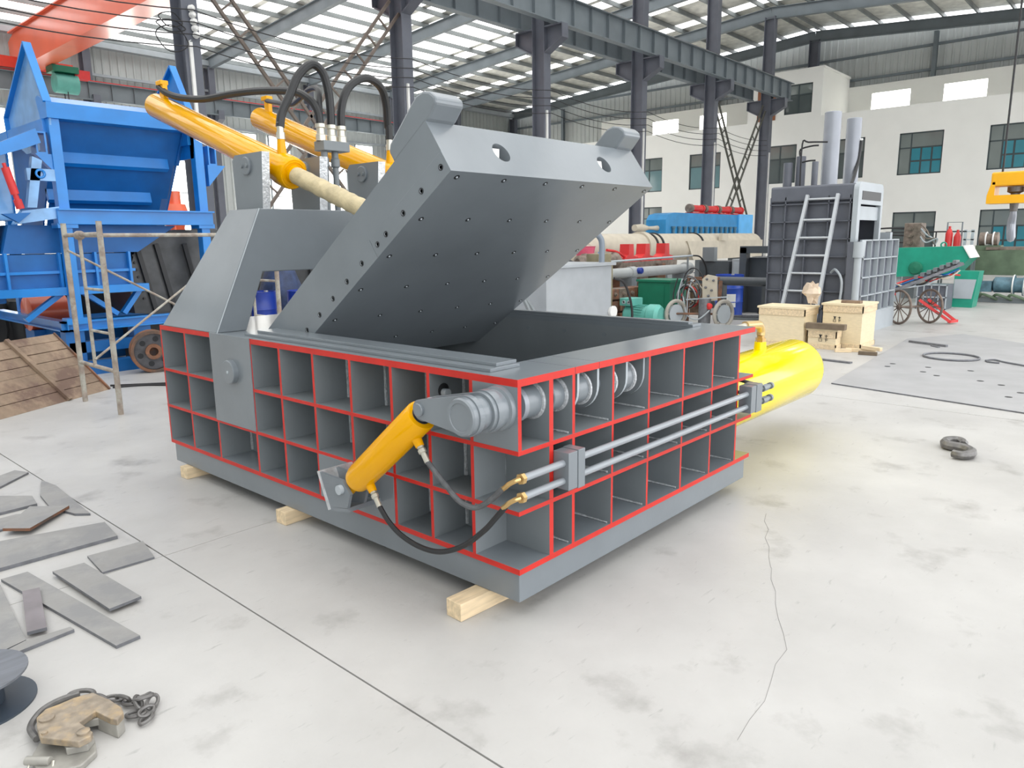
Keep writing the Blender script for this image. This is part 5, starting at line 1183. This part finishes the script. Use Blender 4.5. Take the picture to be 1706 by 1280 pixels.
# ---- yellow crane hook block on its ropes
hb = thing('hook_block', 'yellow crane hook block with a steel hook hanging on ropes', 'hook block', (9.3, -0.35, 1.5))
hx, hy = 9.0, -0.36
MB().box(hx - 0.16, hx + 0.16, hy - 0.25, hy + 0.25, 2.23, 2.40).build('upper_cheek', [HOOKY], hb, bevel=0.02)
MB().prism([(hy - 0.28, 2.02), (hy + 0.28, 2.02), (hy + 0.28, 2.12), (hy + 0.24, 2.28), (hy + 0.20, 2.28), (hy + 0.20, 2.12), (hy - 0.20, 2.12), (hy - 0.20, 2.28), (hy - 0.24, 2.28), (hy - 0.28, 2.12)], 'x', hx - 0.16, hx + 0.16).build('lower_cheek', [HOOKY], hb)
MB().lathe((hx, hy, 2.02), (0, 0, 1), [(-0.10, 0.04), (0.0, 0.05), (0.12, 0.05), (0.14, 0.09), (0.2, 0.09)], 16).build('swivel', [CHAIN], hb)
MB().tube(spline([(hx, hy, 1.95), (hx + 0.01, hy, 1.88), (hx + 0.10, hy + 0.02, 1.80), (hx + 0.11, hy + 0.02, 1.70), (hx + 0.04, hy, 1.60), (hx - 0.06, hy - 0.01, 1.60), (hx - 0.12, hy - 0.02, 1.68), (hx - 0.11, hy - 0.02, 1.76)], 5), [0.03 + 0.02 * math.sin(PI * min(1, i / 30)) for i in range(36)], 8).build('hook', [CHROME], hb)
for dy in (-0.16, 0.16): MB().cyl((hx, hy + dy, 2.4), (hx, hy + dy, 11.2), 0.012, n=6).build('hoist_rope', [CABLE], hb)

# ================================================================== clutter between the press and the column row
tk = thing('oil_tank', 'light grey rectangular oil tank with a curved pipe behind the open chamber', 'tank', (7.2, 5.5, 0))
TG = mat('tank_grey_paint', (0.36, 0.385, 0.41), 0.45, vary=0.06)
MB().box(6.34, 8.05, 5.0, 6.1, 0.0, 1.22).build('tank_body', [TG], tk, bevel=0.004)
MB().box(6.28, 8.11, 4.95, 6.15, 1.22, 1.265).build('tank_lid', [TG], tk)
MB().tube(spline([(7.98, 5.15, 1.26), (7.98, 5.15, 1.55), (7.96, 5.17, 1.66), (7.86, 5.2, 1.72), (7.5, 5.3, 1.72)], 6), 0.05, 12).build('curved_pipe', [mat('pipe_blue_grey', (0.22, 0.26, 0.31), 0.4)], tk)
MB().lathe((8.05, 5.5, 0.45), (0, -1, 0), [(0.4, 0.09), (0.52, 0.09), (0.53, 0.10), (0.56, 0.10)], 14).build('filter_cap', [WHITE], tk)
for (y0, y1) in ((5.0, 5.0),): MB().tube(spline([(8.1, 4.98, 1.0), (8.3, 4.9, 0.9), (8.45, 4.85, 0.5), (8.45, 4.85, 0.1)], 5), 0.02, 8).build('drain_hose', [CABLE], tk)
for P in ([(6.0, 5.2, 0.9), (6.34, 4.9, 0.2)], [(5.8, 5.0, 0.85), (6.0, 4.8, 0.2)]): MB().tube(P, 0.03, 8).build('strut', [GREYD], tk)
gc = thing('green_cabinet', 'dark green steel cabinet behind the cutting torch cart', 'cabinet', (10.8, 5.75, 0))
MB().box(10.55, 11.2, 5.33, 6.05, 0.0, 0.82).build('cabinet_body', [GREEND], gc, bevel=0.01)
MB().box(10.52, 11.23, 5.30, 6.08, 0.80, 0.84).build('cabinet_top', [GREEND], gc)
MB().box(10.54, 10.55, 5.45, 5.95, 0.12, 0.72).build('cabinet_door', [GREEND], gc)
em = thing('electric_motor', 'aqua electric motor with a round fan cover beyond the chamber wall', 'motor', (9.5, 5.3, 0))
MB().lathe((9.55, 5.70, 0.24), (0.1, -1, 0), [(0, 0.05), (0.02, 0.15), (0.06, 0.19), (0.5, 0.19), (0.52, 0.215), (0.68, 0.215), (0.74, 0.17), (0.75, 0.0)], 30).build('motor_body', [AQUA], em)
for k in range(12):
    a = 0.2 + (PI - 0.4) * k / 11
    MB().box(-0.006, 0.006, -0.2, 0.2, 0.185, 0.205).xf(Matrix.Translation((9.58, 5.42, 0.24)) @ Matrix.Rotation(-0.1, 4, 'Z') @ Matrix.Rotation(a - PI / 2, 4, 'Y')).build('cooling_fin', [AQUA], em)
tbx = MB().box(9.36, 9.72, 5.42, 5.70, 0.42, 0.56).build('terminal_box', [AQUA], em, bevel=0.01)
for k in (0, 1): MB().lathe((9.36, 5.49 + 0.11 * k, 0.49), (-1, 0, 0), [(0, 0.035), (0.02, 0.035), (0.02, 0.02), (0.0, 0.02)], 14).build('cable_gland', [GREYL], tbx)
for y in (5.55, 5.15): MB().box(9.38, 9.78, y, y + 0.08, 0.0, 0.10).build('motor_foot', [AQUA], em)
# torch cart
tc_ = thing('torch_cart', 'rusty cutting torch cart with pale wheels and tangled hoses', 'cart', (10.3, 4.5, 0))
PW = mat('pale_dusty_rubber', (0.36, 0.34, 0.30), 0.7, vary=0.15)
for c in ((10.35, 4.10, 0.27), (9.95, 4.85, 0.27)):
    w = MB().torus(c, (0.3, 1, 0), 0.235, 0.035, 32, 8).build('cart_wheel', [PW], tc_)
    MB().lathe(Vector(c) - Vector((0.3, 1, 0)).normalized() * 0.02, (0.3, 1, 0), [(0, 0.05), (0.0, 0.17), (0.04, 0.17), (0.04, 0.05)], 20).build('wheel_disc', [GREYL], w)
    for k in range(6):
        a = PI * k / 3; u3 = Vector((0.3, 1, 0)).normalized().cross(Vector((0, 0, 1)))
        MB().cyl(Vector(c), Vector(c) + (u3 * math.cos(a) + Vector((0, 0, math.sin(a)))) * 0.22, 0.012, n=6).build('spoke', [PW], w)
MB().cyl((10.35, 4.10, 0.27), (9.95, 4.85, 0.27), 0.02).build('axle', [RUST], tc_)
for a, b in (((10.2, 4.75, 0.1), (10.4, 4.85, 0.95)), ((10.3, 4.45, 0.1), (10.5, 4.55, 0.95)), ((10.35, 4.2, 0.2), (10.6, 4.3, 0.85))): MB().bar(a, b, 0.05, 0.05, upv=(1, 0, 0)).build('frame_bar', [RUST], tc_)
MB().bar((10.42, 4.88, 0.9), (10.55, 4.3, 0.9), 0.05, 0.05).build('frame_bar', [RUST], tc_)
MB().box(10.38, 10.46, 4.48, 4.80, 0.25, 0.80).build('back_board', [OLDWOOD], tc_)
MB().cyl((10.2, 4.40, 0.10), (10.2, 4.40, 0.55), 0.11).build('gas_tank', [CUT], tc_)
vpz = MB().prism([(4.20, 0.52), (4.48, 0.48), (4.50, 0.9), (4.40, 0.98), (4.22, 0.95)], 'x', 10.26, 10.30).build('torch_plate', [BEIGE], tc_)
for (y, z) in ((4.27, 0.88), (4.4, 0.9), (4.42, 0.75), (4.3, 0.7), (4.36, 0.6)): MB().lathe((10.26, y, z), (-1, 0, 0), [(0, 0.022), (0.03, 0.022), (0.05, 0.012)], 8).build('plate_knob', [CUT], vpz)
MB().lathe((10.18, 4.28, 0.42), (-1, 0, 0), [(0, 0.05), (0.05, 0.06), (0.07, 0.0)], 14).build('regulator', [REDP], tc_)
MB().bar((10.15, 4.75, 0.52), (10.2, 3.95, 0.60), 0.03, 0.02).build('torch_bar', [GREYL], tc_)
random.seed(9)
for i in range(9):
    cy_ = 4.72 + random.uniform(-0.12, 0.12); cz_ = 0.75 + random.uniform(-0.2, 0.15); rr = 0.14 + 0.1 * random.random()
    MB().tube([(10.22 + 0.02 * i + 0.03 * math.sin(2 * a), cy_ + rr * math.cos(a), cz_ + rr * 1.1 * math.sin(a)) for a in [2 * PI * k / 24 for k in range(24)]], 0.012, 6, closed=True).build('hose_loop', [[HOSEG, CABLE, GREYL, REDP, HOSEG, BEIGE, CABLE, GREYL, RUST][i]], tc_)
for i in range(4): MB().tube(spline([(10.25, 5.0 - 0.1 * i, 0.9), (10.2, 5.05 - 0.1 * i, 0.6), (10.15, 4.98 - 0.08 * i, 0.3 - 0.04 * i), (10.18, 4.9, 0.12)], 5), 0.012, 6).build('hanging_hose', [GREYL if i % 2 else CABLE], tc_)
MB().tube(spline([(10.2, 4.85, 0.6), (10.1, 4.7, 0.25), (10.05, 4.45, 0.18), (10.1, 4.25, 0.35)], 6), 0.014, 6).build('hanging_hose', [GREYL], tc_)
d_ = drum(12.8, 5.17, 0, 'blue steel drum with a white label beside the torch cart', mat('royal_blue_drum', (0.02, 0.07, 0.42), 0.35, vary=0.12))
MB().lathe((12.8, 5.17, 0.18), (0, 0, 1), [(0, 0.293), (0.28, 0.293)], 12, a0=2.4, a1=3.3).build('paper_label', [WHITE], d_)
# long hydraulic cylinders and rods lying behind
lt = thing('long_cylinder', 'long pale grey hydraulic cylinder lying behind the green cabinet', 'cylinder', (11.4, 6.7, 0))
MB().lathe((8.6, 6.7, 0.93), (1, 0, 0), [(0, 0.11), (2.6, 0.11), (2.6, 0.13), (2.8, 0.13), (2.8, 0.11), (5.0, 0.11), (5.0, 0.15), (5.2, 0.15)], 22).build('barrel', [mat('pipe_pale_grey', (0.40, 0.42, 0.42), 0.4, vary=0.1)], lt)
for x in (9.0, 11.2, 13.4): MB().box(x - 0.1, x + 0.1, 6.55, 6.85, 0, 0.83).build('trestle', [GREYD], lt)
MB().lathe((11.4, 6.58, 0.97), (0, -1, 0), [(0, 0.07), (0.08, 0.07), (0.1, 0.05)], 12).build('port_block', [DRUM], lt)
rd = thing('pipe_rail', 'thin pale pipe on stands above the long grey cylinder', 'pipe', (11.2, 6.4, 0))
MB().cyl((8.4, 6.4, 1.18), (13.4, 6.4, 1.24), 0.022).build('pipe_run', [GREYL], rd)
for x in (8.6, 13.2): MB().cyl((x, 6.4, 0), (x, 6.4, 1.2), 0.022).build('stand', [GREYD], rd)
MB().tube(spline([(13.4, 6.4, 1.24), (13.7, 6.35, 1.2), (13.9, 6.3, 0.95), (13.92, 6.3, 0.6)], 5), 0.018, 8).build('cable_tail', [CABLE], rd)
# machine bed clutter
mb_ = thing('machine_bed', 'rusty machine bed with red brackets and valves behind the long cylinder', 'machine', (11.5, 7.6, 0))
MB().box(9.2, 14.6, 7.3, 8.1, 0.0, 0.35).build('bed', [RUST], mb_)
for k in range(6): MB().box(9.4 + 0.8 * k, 9.75 + 0.8 * k, 7.28, 7.8, 0.35, 0.85 + 0.1 * (k % 3)).build('bed_block', [RUST if k % 2 else VB], mb_, bevel=0.01)
for k in range(4): MB().lathe((9.7 + 0.55 * k, 7.35, 1.05 + 0.12 * (k % 2)), (1, 0, 0), [(0, 0.08), (0.05, 0.14), (0.2, 0.14), (0.25, 0.18), (0.3, 0.18), (0.35, 0.07), (0.5, 0.07)], 14).build('valve_body', [VB if k % 2 else DARKHOLE], mb_)
for k, x in enumerate((12.3, 13.0, 13.9)): MB().prism([(x - 0.25, 1.12), (x + 0.3, 1.12), (x + 0.3, 1.22), (x + 0.12, 1.25), (x + 0.1, 1.52), (x - 0.08, 1.52), (x - 0.1, 1.28), (x - 0.25, 1.2)], 'y', 7.35, 7.6).build('red_bracket', [REDP], mb_)
MB().tube(spline([(11.4, 7.4, 1.4), (11.8, 7.4, 1.35), (12.2, 7.4, 1.2)], 4), 0.03, 8).build('red_bar', [REDP], mb_)
MB().box(10.4, 14.4, 7.35, 7.8, 0.95, 1.12).build('upper_rail', [VB], mb_)
rf = thing('rusty_fixture', 'rusty brown stack of clamped steel fixtures beside the green cabinet', 'fixture', (10.6, 6.35, 0))
random.seed(21)
for k in range(12):
    x = 9.7 + 0.32 * (k % 4) + random.uniform(-0.04, 0.04); z = 0.24 * (k // 4)
    MB().box(x, x + 0.27, 6.12, 6.42, z, z + 0.20).build('fixture_block', [RUST if k % 3 else VB], rf, bevel=0.012)
    MB().lathe((x + 0.13, 6.12, z + 0.1), (0, -1, 0), [(0, 0.04), (0.03, 0.04), (0.03, 0.02), (0.06, 0.02)], 8).build('fixture_bolt', [VB], rf)
bt = mb_
MB().cyl((9.6, 7.6, 1.72), (10.7, 7.6, 1.70), 0.07).build('pump_barrel', [mat('brown_cast_iron', (0.28, 0.19, 0.11), 0.6, vary=0.25, scale=8)], bt)
MB().cyl((10.2, 7.6, 0.85), (10.2, 7.6, 1.66), 0.06).build('pump_stem', [VB], bt)
for x in (9.75, 10.0, 10.35, 10.6): MB().cyl((x, 7.6, 1.75), (x + 0.02, 7.6, 1.86), 0.012, n=6).build('stud', [VB], bt)
for i, (x, y, z, w_) in enumerate(((8.75, 5.75, 1.1, 0.32), (9.25, 5.98, 0.95, 0.24))):
    t = MB().box(x - w_ / 2, x + w_ / 2, y - w_ / 2, y + w_ / 2, 0.0, z + w_ * 0.9).build('tin_box', [mat('olive_tin', (0.24, 0.21, 0.13), 0.6, vary=0.25, scale=6)], bevel=0.01)
    tag(t, ['olive tin stand beside the curved pipe', 'second olive tin stand farther behind the curved pipe'][i], 'tin', 'olive tins')
bk_ = thing('pink_bucket', 'pink plastic bucket on the rusty machine bed', 'bucket', (10.8, 7.55, 1.121))
MB().lathe((10.8, 7.55, 1.121), (0, 0, 1), [(0, 0.0), (0, 0.16), (0.36, 0.22), (0.37, 0.235), (0.35, 0.21), (0.02, 0.15), (0.02, 0)], 26).build('bucket_shell', [PINK], bk_)
MB().tube([(10.8 + 0.225 * math.cos(a), 7.55, 1.47 + 0.08 * math.sin(a)) for a in [PI * k / 12 for k in range(13)]], 0.006, 5).build('bucket_handle', [ZINC], bk_)
t = thing('oil_can', 'blue oil can standing beside the pink bucket', 'can', (11.25, 7.45, 1.121))
MB().lathe((11.25, 7.45, 1.121), (0, 0, 1), [(0, 0.07), (0.22, 0.07), (0.25, 0.05), (0.25, 0)], 14).build('can_body', [BLUE], t)
MB().cyl((11.25, 7.45, 1.37), (11.25, 7.45, 1.41), 0.03).build('can_cap', [WHITE], t)
# beige pipe housing
bg_ = thing('beige_housing', 'big beige cylindrical machine housing with dark bands', 'machine', (17.2, 9, 0))
MB().lathe((12.2, 9.0, 1.40), (1, 0, 0), [(0, 0.0), (0, 0.30), (0.1, 0.37), (3.0, 0.37), (3.0, 0.42), (3.25, 0.42), (3.25, 0.37), (10.2, 0.37), (10.2, 0.30)], 36).build('housing_shell', [BEIGE], bg_)
for x in (15.6, 15.9, 18.2): MB().lathe((x, 9.0, 1.40), (1, 0, 0), [(0, 0.37), (0, 0.40), (0.07, 0.40), (0.07, 0.37)], 36).build('dark_band', [DARKHOLE], bg_)
MB().prism([(17.6, 1.0), (22.4, 1.0), (22.4, 1.55), (17.2, 1.55)], 'y', 8.60, 9.4).build('flat_cover', [BEIGE], bg_)
for x in (13.2, 16.5, 21.5): MB().box(x - 0.2, x + 0.2, 8.7, 9.3, 0, 1.08).build('saddle', [GREYD], bg_)
MB().box(19.2, 19.6, 8.5, 8.62, 1.55, 1.75).build('sight_box', [BEIGE], bg_)
# blue manifold tank with red bottles on top
bt_ = thing('blue_manifold', 'long blue hydraulic manifold with a row of small pipes', 'manifold', (20, 10.2, 0))
BM = mat('manifold_blue', (0.02, 0.22, 0.48), 0.45, vary=0.12)
MB().prism([(18.2, 1.66), (24.3, 1.66), (24.3, 2.42), (18.7, 2.42), (18.35, 2.36), (18.2, 2.2)], 'y', 9.9, 10.6).build('tank_shell', [BM], bt_)
MB().box(23.2, 24.35, 9.85, 9.9, 1.62, 2.44).build('end_panel', [mat('manifold_light_blue', (0.10, 0.42, 0.80), 0.4)], bt_)
for k in range(13):
    x = 18.6 + 0.36 * k; MB().lathe((x, 9.86, 1.72), (0, 0, 1), [(0, 0.05), (0.22, 0.05), (0.22, 0.075), (0.28, 0.075), (0.28, 0.03)], 8).build('valve_stub', [mat('manifold_dull_blue', (0.06, 0.16, 0.24), 0.5)], bt_)
MB().cyl((19.6, 9.7, 1.68), (23.3, 9.7, 1.68), 0.10).build('long_tube', [mat('teal_grey_pipe', (0.12, 0.20, 0.22), 0.4)], bt_)
for x in (18.8, 21.4, 24.0): MB().box(x - 0.12, x + 0.12, 10.0, 10.5, 0, 1.66).build('leg', [GREYD], bt_)
MB().lathe((18.2, 10.2, 1.95), (-1, 0, 0), [(0, 0.08), (0.2, 0.06), (0.5, 0.05), (0.9, 0.12), (1.3, 0.10)], 12).build('tail_valve', [BEIGE], bt_)
for i, x in enumerate((20.7, 21.7, 22.7, 23.7)):
    b = thing('red_cylinder', ['red hydraulic cylinder nearest the column on the blue manifold', 'second red cylinder with dark caps on the blue manifold', 'third red cylinder with dark caps on the blue manifold', 'red cylinder at the light blue end of the manifold'][i], 'cylinder', (x, 10.25, 2.42), group='red cylinders on the blue manifold')
    MB().lathe((x - 0.45, 10.25, 2.60), (1, 0, 0), [(0, 0.06), (0, 0.14), (0.15, 0.14), (0.15, 0.11), (0.85, 0.11), (0.85, 0.13), (0.93, 0.13)], 16, mseg=[1, 1, 1, 0, 0, 0, 0]).build('cylinder_body', [REDP, VB], b)
    MB().box(x - 0.4, x + 0.4, 10.1, 10.4, 2.425, 2.47).build('cradle', [REDP], b)
# grey machine frames beside the upright press
gf = thing('press_frame', 'dark grey press frame with an open doorway beside the upright press', 'machine', (0, 0, 0))
DG = DG0
MB().box(13.0, 13.2, 4.95, 5.1, 0, 1.42).box(13.0, 13.2, 4.3, 4.45, 0, 1.42).box(13.0, 13.2, 4.3, 5.1, 1.30, 1.45).build('portal', [DG], gf)
MB().box(13.2, 14.4, 4.3, 5.1, 0, 1.2).build('body', [DG], gf)
MB().box(13.0, 13.6, 4.08, 4.28, 0.0, 1.45).build('side_column', [TG], gf, bevel=0.03)
MB().box(12.99, 13.0, 4.10, 4.26, 0.85, 1.20).build('dark_opening', [DARKHOLE], gf)
MB().box(13.1, 13.3, 4.05, 4.15, 1.45, 2.05).box(13.1, 13.3, 4.2, 4.28, 1.45, 2.0).build('guide_post', [LADDER], gf)
MB().box(13.4, 14.4, 3.5, 4.3, 1.9, 2.1).box(13.4, 13.6, 3.5, 3.65, 0, 1.9).build('portal', [DG], gf)
gf.matrix_basis = Matrix.Translation((0.3, 0.1, 0))
cb = thing('control_cabinet', 'pale blue grey control cabinet behind the blue drum', 'cabinet', (14.2, 5.6, 0))
MB().box(14.0, 14.6, 5.2, 5.7, 0.0, 1.15).build('cabinet_body', [TG], cb, bevel=0.01)
MB().box(13.985, 14.0, 5.25, 5.65, 0.6, 1.08).build('cabinet_door', [GREYL], cb)
MB().box(13.95, 14.6, 5.75, 6.5, 0.0, 1.1).build('dark_cabinet', [DG], cb)
MB().box(13.9, 14.05, 6.1, 6.4, 1.1, 1.42).build('junction_box', [GREYD], cb)
for i in range(5): tag(MB().bar((12.2 + 0.12 * i, 3.7 + 0.1 * i, 0.02 + 0.03 * (i % 2)), (11.8 + 0.1 * i, 5.0 - 0.05 * i, 0.02 + 0.03 * (i % 2)), 0.05, 0.03).build('scrap_bar', [CUT if i % 2 else GREYD]), 'loose steel bar between blue drum and crate, ' + ['closest to the press', 'second from the press', 'middle of the five', 'second from the drum', 'closest to the drum'][i], 'steel bar', 'loose bars by the blue drum')
